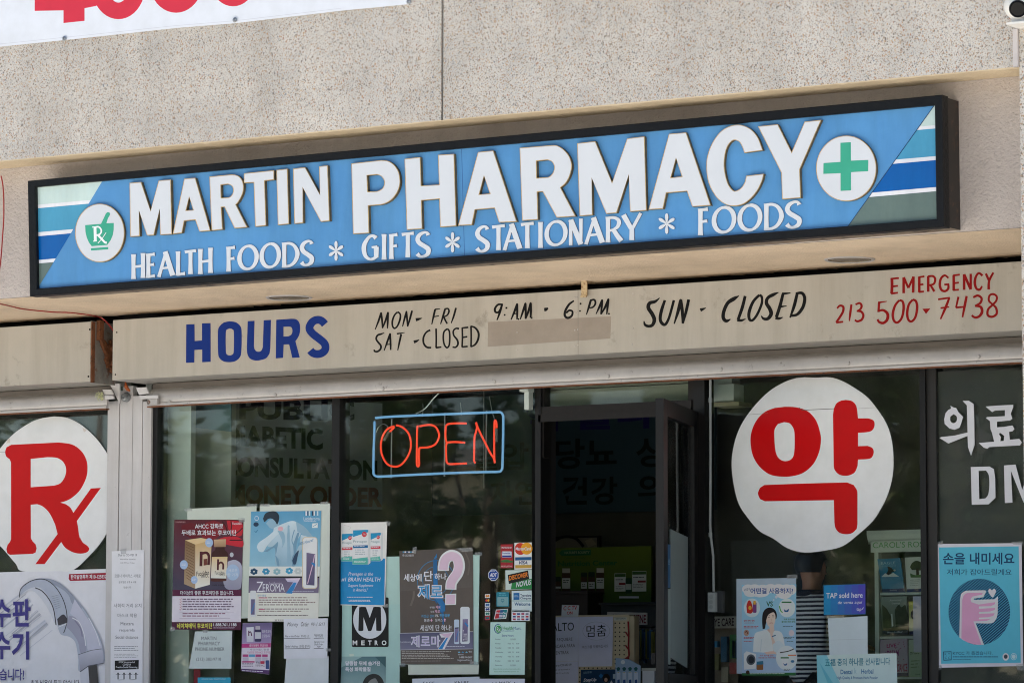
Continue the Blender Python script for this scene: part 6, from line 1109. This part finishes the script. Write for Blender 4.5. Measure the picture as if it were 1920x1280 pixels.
# conduit with junction boxes beside the circle
t = MB(); yc_ = YG-.03; t.tube([at(*q_, yc_) for q_ in ((1332,704),(1332,900),(1331.5,985),(1332.5,1003),(1337,1040),(1338,1108))], .0075, 8)
for yy in (750, 1002): t.lathe(at(1332, yy, yc_), (0, 0, 1), [(.0001, -.012), (.011, -.012), (.011, .012), (.0001, .012)], 10)
T = empty('conduit', at(1338, 1108, yc_), 'grey steel conduit running down to a junction box right of the door', 'conduit'); t.build('pipe', M['gray_pipe'], T, True)
mb = MB(); pbox(mb, T4, 28, 600, 84, 745, yc_-.03, .055); mb.build('junction_box', M['gray_pipe'], T); JB = bpy.data.objects['junction_box']
for i in range(3): MB().lathe(at(*cv(T4, [(53, 632+i*38)])[0], yc_-.0305), (0, -1, 0), [(.0001, .001), (.012, .001), (.0125, 0)], 14).build('knockout', simple('knockout_grey', (138, 144, 144), .5), JB)
mb = MB(); pbox(mb, T4, 90, 590, 136, 750, yc_-.005, .03); o = mb.build('alarm_box', simple('dark_box', (52, 54, 56), .5)); tag(o, 'dark grey box on the glass beside the junction box', 'box')
T = empty('wall_box', at(1352, 752, 2.0), 'pale grey wall box hung high inside the window right of the door', 'box'); T3 = (1320, 680, 4.571)
mb = MB(); pbox(mb, T3, 75, 188, 255, 328, 1.9, .12); mb.build('box', M['pale'], T); mb = MB(); pbox(mb, T3, 60, 95, 240, 184, 1.93, .1); mb.build('box_top', M['pale'], T); mb = MB(); pbox(mb, T3, 70, 340, 298, 366, 1.88, .16); mb.build('ledge', simple('ledge_tan', (170, 160, 130), .6), T)
# eye-care shelf
YE = 3.3
T = empty('eye_care_rack', at(1340, 1275, YE), 'grey pegboard rack hung with packs under an eye care sign', 'display stand')
mb = MB(); pbox(mb, T4, -30, 782, 250, 866, YE, .012); mb.build('sign_board', simple('grey_sign', (150, 142, 130), .6), T)
p = Pic(T4, YE-.001, parent=T, mat='dull', sl=-.04); p.text('EYE CARE', 60, 796, 225, 856, (50, 30, 34), .02).done()
mb = MB(); pbox(mb, T4, -30, 870, 260, 2260, YE+.06, .02); mb.build('panel', simple('brown_pegboard', (112, 98, 82), .7), T)
for x0, y0, x1, y1, c_ in ((125,930,170,1120,(30,80,110)), (195,915,240,1095,(60,120,60)), (210,960,246,1090,(40,90,140)), (190,1125,246,1210,(150,50,50)), (75,965,100,1010,(40,110,150)), (130,1160,180,1270,(150,140,120)), (70,1060,110,1180,(110,104,60))):
    mb = MB(); pbox(mb, T4, x0, y0, x1, y1, YE+.01, .03); mb.build('hanging_pack', simple('pack_%d' % x0, c_, .35), T)
# greeting-card rack at the right
YR = 2.15
T = empty('greeting_card_rack', at(1660, 1280, YR), 'pale green-white greeting card rack with a crown and name board', 'display stand')
RKM = simple('rack_white', (206, 214, 204), .5, var=.04); mb = MB()
pbox(mb, U4, 130, 215, 1000, 280, YR, .03); pbox(mb, U4, 158, 281, 202, 2250, YR+.01, .04); pbox(mb, U4, 960, 281, 1000, 2250, YR+.01, .04); pbox(mb, U4, 340, 281, 380, 340, YR+.2, .02)
a, b_ = at(*cv(U4, [(100, 150)])[0], YR), at(*cv(U4, [(1030, 214)])[0], YR); prf = [(0, .0), (0, .012), (.012, .03), (.02, .05), (.02, .075), (0, .075)]
for sg in (0,):
    zc = b_.z; v = [(x, YR+.02-d_, zc+h_) for x, k_ in ((a.x, 1), (b_.x, -1)) for d_, h_ in prf]; n6 = len(prf); mb.add(v, [(i, (i+1) % n6, n6+(i+1) % n6, n6+i) for i in range(n6)]+[tuple(range(n6)), tuple(range(n6, 2*n6))])
mb.build('frame', RKM, T)
for y in (600, 930, 1235):
    mb = MB(); pbox(mb, U4, 200, y, 960, y+8, YR-.02, .16); mb.build('shelf', RKM, T)
mb = MB(); pbox(mb, U4, 203, 300, 958, 2200, YR+.2, .02); mb.build('back_panel', simple('rack_back', (90, 96, 90), .6), T)
p = Pic(U4, YR-.0008, parent=T, mat='dull', sl=-.02); p.text('CAROL’S ROSE GARDEN', 146, 224, 820, 268, (110, 170, 110)).done()
GC = 'greeting cards on the rack'
def card(pts, c, c2, label, n=4):
    p = Pic(U4, YR-.03, label, 'greeting card', 'greeting_card', GC, mat='gloss'); p.sheet(pts, c, c2, th=.012); return p
p = card([(180,350),(350,342),(385,600),(218,600)], (44, 128, 172), (60, 140, 180), 'blue greeting card with a soaring eagle, top left of the rack'); p.text('EAGLE', 207, 372, 315, 392, (150,200,220)).text('SOAR ABOVE', 215, 398, 320, 410, (120,180,206)).poly(sm((245,465),(262,430),(255,405),(285,415),(300,430),(318,428),(312,442),(290,448),(275,470),(250,478)), (40,32,34)).ell(310, 434, 9, 7, (226,222,210)).poly([(212,480),(240,455),(262,470),(300,452),(340,478),(342,482),(214,484)], (222,230,234)).poly([(215,575),(382,568),(385,598),(218,600)], (30,54,104)).text('Birthday', 274, 578, 328, 592, (170,180,210)).done()
p = card([(386,338),(560,330),(580,595),(402,600)], (206,210,204), (214,218,214), 'white greeting card with a dark green tree'); p.poly(sm((425,410),(440,380),(470,362),(505,372),(530,400),(525,425),(500,435),(470,430),(440,432)), (44,66,48)).poly([(470,420),(490,420),(494,478),(472,478)], (50,40,34)).poly(sm((425,455),(470,470),(540,460),(545,485),(430,488)), (70,110,60)).lines(425, 505, 500, 560, 4, (160,166,160), .3).poly([(402,575),(580,568),(580,592),(402,598)], (30,54,104)).done()
p = card([(205,635),(400,628),(412,915),(218,915)], (150,160,150), (70,74,52), 'landscape greeting card with a waterfall and pines, middle of the rack'); p.poly([(215,690),(250,720),(290,790),(285,880),(225,890)], (64,66,46)).poly(sm((310,730),(340,690),(360,710),(395,700),(405,850),(320,860)), (48,58,36)).poly([(284,760),(292,760),(300,850),(288,856)], (206,212,210)).poly([(224,870),(410,850),(411,880),(226,895)], (110,96,66)).text('Anniversary', 272, 652, 362, 670, (226,226,214), 0, .2).text('Greetings', 288, 676, 350, 692, (226,226,214), 0, .2).poly([(217,888),(411,880),(412,914),(218,915)], (38,46,66)).text('Birthday', 252, 894, 372, 908, (170,180,200)).done()
p = card([(415,668),(560,660),(570,915),(420,915)], (206,200,60), (220,220,200), 'yellow greeting card tucked behind a white sheet'); p.ell(450, 765, 20, 34, (60,60,60)).poly([(418,890),(570,885),(570,915),(420,915)], (38,46,86)).done()
p = card([(200,955),(402,945),(412,1225),(205,1230)], (206,180,196), (214,196,206), 'pink greeting card reading LIVE and DREAM, bottom left of the rack'); p.text('LIVE,', 250, 985, 330, 1020, (190,60,120), .02).text('DREAM', 252, 1035, 340, 1080, (160,50,130), .02).text('DANCE', 330, 1135, 405, 1195, (190,70,90), .02)
for i in range(40): p.ell(rnd.uniform(215, 395), rnd.uniform(965, 1195), 4, 4, (190, rnd.randint(60, 140), 140), n=8, keep=bool(i))
p.poly([(205,1205),(411,1200),(412,1225),(205,1230)], (60,46,96)).done()
p = card([(415,955),(560,948),(565,1232),(418,1232)], (196,206,186), (176,196,160), 'pale green greeting card beside the pink one'); p.lines(425, 1045, 500, 1070, 2, (90,110,80)).lines(430, 1110, 500, 1180, 3, (130,150,110), .3).text('love', 466, 1205, 500, 1220, (60,80,60), 0, .2).done()
p = Pic(U4, YR-.06, 'blank white sheet hung in front of the card rack', 'paper', 'blank_paper', GP, mat='dull'); p.sheet([(447,628),(600,626),(604,1045),(452,1048)], (200,198,216)).done()
# dark tinted sheet behind the right-hand pane
mb = MB(); q0 = at(1757, 900, YG+.02); mb.box(q0.x, XC, YG+.02, YG+.03, .1, 2.44); tag(mb.build('dark_backing_panel', simple('dark_backing', (66, 62, 64), .5, var=.14, scale=2.5, dirt=((100, 100, 100), .66, 1.5))), 'dark grey backing panel behind the glass with white lettering', 'panel')
mb = MB(); q0, q1 = at(-60, 900, YG+.03), at(201, 900, YG+.03); mb.box(q0.x, q1.x, YG+.03, YG+.04, .1, 2.44); tag(mb.build('dark_backing_panel', simple('dark_backing_left', (62, 60, 62), .5, var=.14, scale=2.5)), 'dark grey backing panel behind the far left window', 'panel')
# ------------------------------------------------------------------ person standing inside, back to the window
YPn = 2.75; hc = at(1521, 1070, YPn)
def pperson():
    fl = 0.; hz = hc.z; H = Vector((hc.x, YPn, 0)); s = (hz+.115)/1.72
    fw = Vector((.35, .94, 0)).normalized(); sd_ = Vector((fw.y, -fw.x, 0))   # facing into the shop
    def pt(sx, f_, z): return H+sd_*(sx*s)+fw*(f_*s)+Vector((0, 0, z*s))
    J = {'pelvis': (0,0,.93,.15,.11), 'waist': (0,0,1.08,.14,.10), 'chest': (0,.01,1.26,.17,.115), 'neckb': (0,-.005,1.43,.07,.065), 'neck': (0,.005,1.51,.058,.056), 'chin': (0,.02,1.56,.065,.075), 'skull': (0,.015,1.64,.078,.095),'top': (0,.0,1.70,.05,.06),
      'nose': (0,.115,1.59,.012,.012)}
    V_s, E_s, R_s = [], [], []; ix = {}
    def add(n, p, r): ix[n] = len(V_s); V_s.append(p); R_s.append(r)
    for k, (a, b, c, r1, r2) in J.items():
        if k != 'nose': add(k, pt(a, b, c), (r1*s, r2*s))
    for k1, k2 in (('pelvis','waist'),('waist','chest'),('chest','neckb'),('neckb','neck'),('neck','chin'),('chin','skull'),('skull','top')): E_s.append((ix[k1], ix[k2]))
    for sg, n in ((-1, 'l'), (1, 'r')):
        add(n+'sh', pt(sg*.175, -.005, 1.385), (.06*s, .06*s)); add(n+'el', pt(sg*.205, .07, 1.13), (.043*s, .043*s)); add(n+'wr', pt(sg*.12, .30, 1.10), (.029*s, .026*s)); add(n+'pa', pt(sg*.11, .36, 1.10), (.034*s, .018*s))
        E_s.extend([(ix['chest'], ix[n+'sh']), (ix[n+'sh'], ix[n+'el']), (ix[n+'el'], ix[n+'wr']), (ix[n+'wr'], ix[n+'pa'])])
        for i, (dx_, l) in enumerate(((-.022, .075), (-.007, .088), (.008, .083), (.022, .066))):
            add(n+'f%d' % i, pt(sg*.105+dx_, .40, 1.10), (.0085*s, .0085*s)); add(n+'g%d' % i, pt(sg*.105+dx_, .40+l*.9, 1.10-l*.3), (.007*s, .007*s)); E_s.extend([(ix[n+'pa'], ix[n+'f%d' % i]), (ix[n+'f%d' % i], ix[n+'g%d' % i])])
        add(n+'t', pt(sg*.105-sg*.035, .36, 1.11), (.010*s, .010*s)); add(n+'u', pt(sg*.105-sg*.05, .41, 1.12), (.008*s, .008*s)); E_s.extend([(ix[n+'wr'], ix[n+'t']), (ix[n+'t'], ix[n+'u'])])
        add(n+'hp', pt(sg*.095, 0, .88), (.09*s, .09*s)); add(n+'kn', pt(sg*.10, .02, .50), (.06*s, .06*s)); add(n+'an', pt(sg*.10, -.01, .09), (.04*s, .04*s)); add(n+'to', pt(sg*.115, .16, .035), (.04*s, .03*s))
        E_s.extend([(ix['pelvis'], ix[n+'hp']), (ix[n+'hp'], ix[n+'kn']), (ix[n+'kn'], ix[n+'an']), (ix[n+'an'], ix[n+'to'])])
        add(n+'ear', pt(sg*.083, .0, 1.60), (.012*s, .022*s)); E_s.append((ix['chin'], ix[n+'ear']))
    def skin(name, vs, es, rs, mat, parent, root=0):
        me = bpy.data.meshes.new(name); me.from_pydata([tuple(v) for v in vs], es, []); me.update(); o = link(name, me, mat, parent)
        m = o.modifiers.new('skin', 'SKIN'); m.use_smooth_shade = True; o.modifiers.new('sub', 'SUBSURF').levels = 2; o.modifiers['sub'].render_levels = 2
        for i, r in enumerate(rs): me.skin_vertices[0].data[i].radius = r
        me.skin_vertices[0].data[root].use_root = True; return o
    T = empty('person', (H.x, H.y, 0), 'person in a navy and white striped shirt standing inside with their back to the window', 'person')
    skm = simple('skin', (186, 134, 108), .55, var=.05)
    skin('body', V_s, E_s, R_s, skm, T)
    st, nt, b = nmat('striped_shirt'); b.inputs['Roughness'].default_value = .85; wv = tex(nt, 'Wave', 12., Distortion=.4, Detail=1.); wv.bands_direction = 'Z'; wv.inputs['Detail Scale'].default_value = 2.
    nt.links.new(ramp(nt, wv.outputs['Fac'], [(.44, lin((30, 34, 58))), (.52, lin((232, 232, 240)))]).outputs[0], b.inputs['Base Color'])
    vs = [pt(0,0,.80), pt(0,0,1.08), pt(0,.01,1.26), pt(0,-.005,1.40), pt(0, 0, 1.45)]; rs = [(.20*s,.15*s), (.19*s,.14*s), (.20*s,.14*s), (.11*s,.09*s), (.075*s,.07*s)]; es = [(0,1),(1,2),(2,3),(3,4)]
    for sg in (-1, 1):
        b0 = len(vs); vs += [pt(sg*.175,-.005,1.385), pt(sg*.205,.07,1.13), pt(sg*.115,.32,1.10)]; rs += [(.078*s,.078*s), (.068*s,.068*s), (.06*s,.06*s)]; es += [(2,b0),(b0,b0+1),(b0+1,b0+2)]
    skin('striped_shirt', vs, es, rs, st, T)
    vs = []; es = []; rs = []
    tm = simple('trousers', (36, 38, 48), .8)
    vs = [pt(0,0,.95)]; rs = [(.16*s,.12*s)]
    for sg in (-1, 1):
        b0 = len(vs); vs += [pt(sg*.095,0,.84), pt(sg*.10,.02,.50), pt(sg*.10,-.01,.08)]; rs += [(.105*s,.105*s), (.075*s,.075*s), (.06*s,.06*s)]; es += [(0,b0),(b0,b0+1),(b0+1,b0+2)]
    skin('trousers', vs, es, rs, tm, T)
    cl = MB(); cl.tube([pt(.088*math.sin(k*.3927), .0+.085*math.cos(k*.3927), 1.445) for k in range(16)], .022*s, 8, closed=True); cl.build('collar', simple('navy_collar', (24, 26, 40), .8), T, True)
    hair = MB(); c = pt(0, .0, 1.635); n = 20; vs = []
    for i in range(11):
        th = math.pi*.66*i/10
        for k in range(n):
            a = 2*math.pi*k/n; back = -math.cos(a)*1.0
            d = sd_*math.sin(a)*.10+fw*math.cos(a)*.122; lim = 1 if back > -.2 else .62
            t_ = th*lim; vs.append(c+(d*math.sin(t_)+Vector((0, 0, .115*math.cos(t_))))*s*(1+rnd.uniform(-.015, .015)))
    hair.add(vs, [(i*n+k, i*n+(k+1) % n, (i+1)*n+(k+1) % n, (i+1)*n+k) for i in range(10) for k in range(n)])
    hair.build('hair', simple('hair_black', (26, 22, 20), .5, bs=.6, bsc=90), T, True)
    fc = MB()
    for sg in (-1, 1): fc.lathe(pt(sg*.032, .098, 1.615), fw, [(.0001, .008*s), (.010*s, .005*s), (.014*s, -.004)], 10)
    fc.build('eyes', M['lens'], T, True); m_ = MB(); m_.tube([pt(-.025, .095, 1.545), pt(0, .105, 1.543), pt(.025, .095, 1.545)], .004*s, 6); m_.build('mouth', simple('lips', (130, 70, 64), .5), T)
    nz = MB(); nz.tube([pt(0, .09, 1.63), pt(0, .108, 1.60), pt(0, .118, 1.578), pt(0, .10, 1.568)], [.006*s, .011*s, .016*s, .01*s], 8); nz.build('nose', skm, T, True)
pperson()
# ------------------------------------------------------------------ across the street (what the glass reflects, plus unseen trees added to block low sky)
def leafmat(name, a, b_):
    m, nt, b = nmat(name); b.inputs['Roughness'].default_value = .6; n = tex(nt, 'Noise', .9, Detail=4.); o = nt.nodes.new('ShaderNodeObjectInfo')
    nt.links.new(ramp(nt, n.outputs['Fac'], [(.3, lin(a)), (.7, lin(b_))]).outputs[0], b.inputs['Base Color']); return m
LM = [leafmat('foliage_dark', (50, 76, 42), (92, 112, 64)), leafmat('foliage_olive', (88, 100, 62), (136, 140, 96))]; BK = simple('bark', (92, 76, 62), .9, var=.3)
def tree(x, y, h, r, z0, lab, mi, seed):
    R = random.Random(seed); T = empty('street_tree', (x, y, z0), lab, 'tree', 'trees across the street')
    t = MB(); t.tube([(x, y, z0-.1), (x+.05, y, z0+h*.25), (x-.06, y+.05, z0+h*.5), (x, y, z0+h*.75)], [.22, .17, .13, .06], 9)
    lumps = []; nl = 26 if abs(x+26) > 14 else 80
    for i in range(nl):
        a = R.uniform(0, 6.28); q = r*math.sqrt(R.uniform(.02, 1)); zz = z0+h*R.uniform(.46 if -29 < x < -18 and y < -44 else .22, 1.)*(1-.25*(q/r)**2); k_ = 1.9 if nl == 26 else 1.
        lumps.append((x+q*math.cos(a), y+q*math.sin(a), zz, r*R.uniform(.12, .24)*k_))
        if i % 6 == 0: t.tube([(x, y, z0+h*.3), (x+q*.5*math.cos(a), y+q*.5*math.sin(a), (zz+z0+h*.3)/2+.1), lumps[-1][:3]], [.08, .05, .015], 6)
    t.build('trunk', BK, T, True); c = MB()
    for (lx, ly, lz, lr) in lumps:
        mk = mi if R.random() < .6 else 1-mi  # random second leaf colour stands in for sunlit clumps
        for k in range(120):
            d = Vector((R.gauss(0, 1), R.gauss(0, 1), R.gauss(0, .7))).normalized()*lr*R.uniform(.3, 1.05); p_ = Vector((lx, ly, lz))+d
            u_ = Vector((R.gauss(0, 1), R.gauss(0, 1), R.gauss(0, .5))).normalized(); v_ = u_.orthogonal().normalized(); w_ = R.uniform(.06, .12)*(1.7 if nl == 26 else 1)
            c.v += [p_-u_*w_*1.5, p_+v_*w_*.7, p_+u_*w_*1.5, p_-v_*w_*.7]; b0 = len(c.v)-4; c.f.append([b0, b0+1, b0+2, b0+3]); c.m.append(mk)
    mesh('crown', c.v, c.f, LM, T, c.m)
for i, a in enumerate(((-4, -36, 8.5, 3.2, 0), (-11, -38, 9, 3.4, 1), (-16.5, -37, 5.6, 1.9, 0), (-23.8, -38, 3.2, 1.3, 0), (-26.6, -36.5, 5.2, 1.6, 0), (-29.2, -38, 6.6, 1.8, 1), (-32.4, -37, 5.4, 1.8, 0), (-36, -38, 7, 2.4, 1),
    (-13, -47, 12, 4., 0), (-20, -46, 11.5, 3.4, 1), (-25.5, -48, 11, 3., 0), (-23, -51, 12, 3.4, 1), (-30.5, -46, 9.5, 2.6, 0), (-35, -47, 10, 2.8, 0), (-41, -47, 11, 3.4, 1))+tuple((11+i*8.5, -38-(i % 2)*3, 13+(i*37 % 5)*.6, 4.6, i % 2) for i in range(5))+tuple((-3+i*9., -50, 16, 5., (i+1) % 2) for i in range(5))):  # last two runs: unseen trees added to block low-angle sky light
    tree(a[0], a[1], a[2], a[3], -1.1, ('dark green', 'olive green')[a[4]]+' leafy street tree '+('across the road from the shop' if i < 8 else 'in the taller back row across the road' if i < 15 else 'added out of view straight across the road to block low sky light'), a[4], 40+i)
h = MB(); R = random.Random(3)
for k in range(9000):
    p_ = Vector((R.uniform(-48, 6), -33.2+R.gauss(0, .35), -1.1+abs(R.gauss(.9, .6)))); u_ = Vector((R.gauss(0, 1), R.gauss(0, 1), R.gauss(0, 1))).normalized(); v_ = u_.orthogonal().normalized(); w_ = .11
    h.v += [p_-u_*w_*1.5, p_+v_*w_*.7, p_+u_*w_*1.5, p_-v_*w_*.7]; b0 = len(h.v)-4; h.f.append([b0, b0+1, b0+2, b0+3]); h.m.append(0)
tag(mesh('hedge', h.v, h.f, LM[0], None, h.m), 'long dark green hedge across the road from the shop', 'hedge')
T = empty('street_building', (-18, -56, -1.1), 'cream low building beyond the trees across the road', 'building')
MB().box(-50, 8, -62, -56, -1.1, 6.4).build('wall', simple('cream_wall', (206, 194, 166), .8), T)
wm = MB()
for i in range(13): wm.box(-48+i*4.3, -45.6+i*4.3, -56.05, -55.9, .6, 2.6)
wm.build('window_row', M['lens'], T); MB().box(-50.2, 8.2, -62.2, -55.6, 6.4, 6.8).build('roof', M['joint'], T)
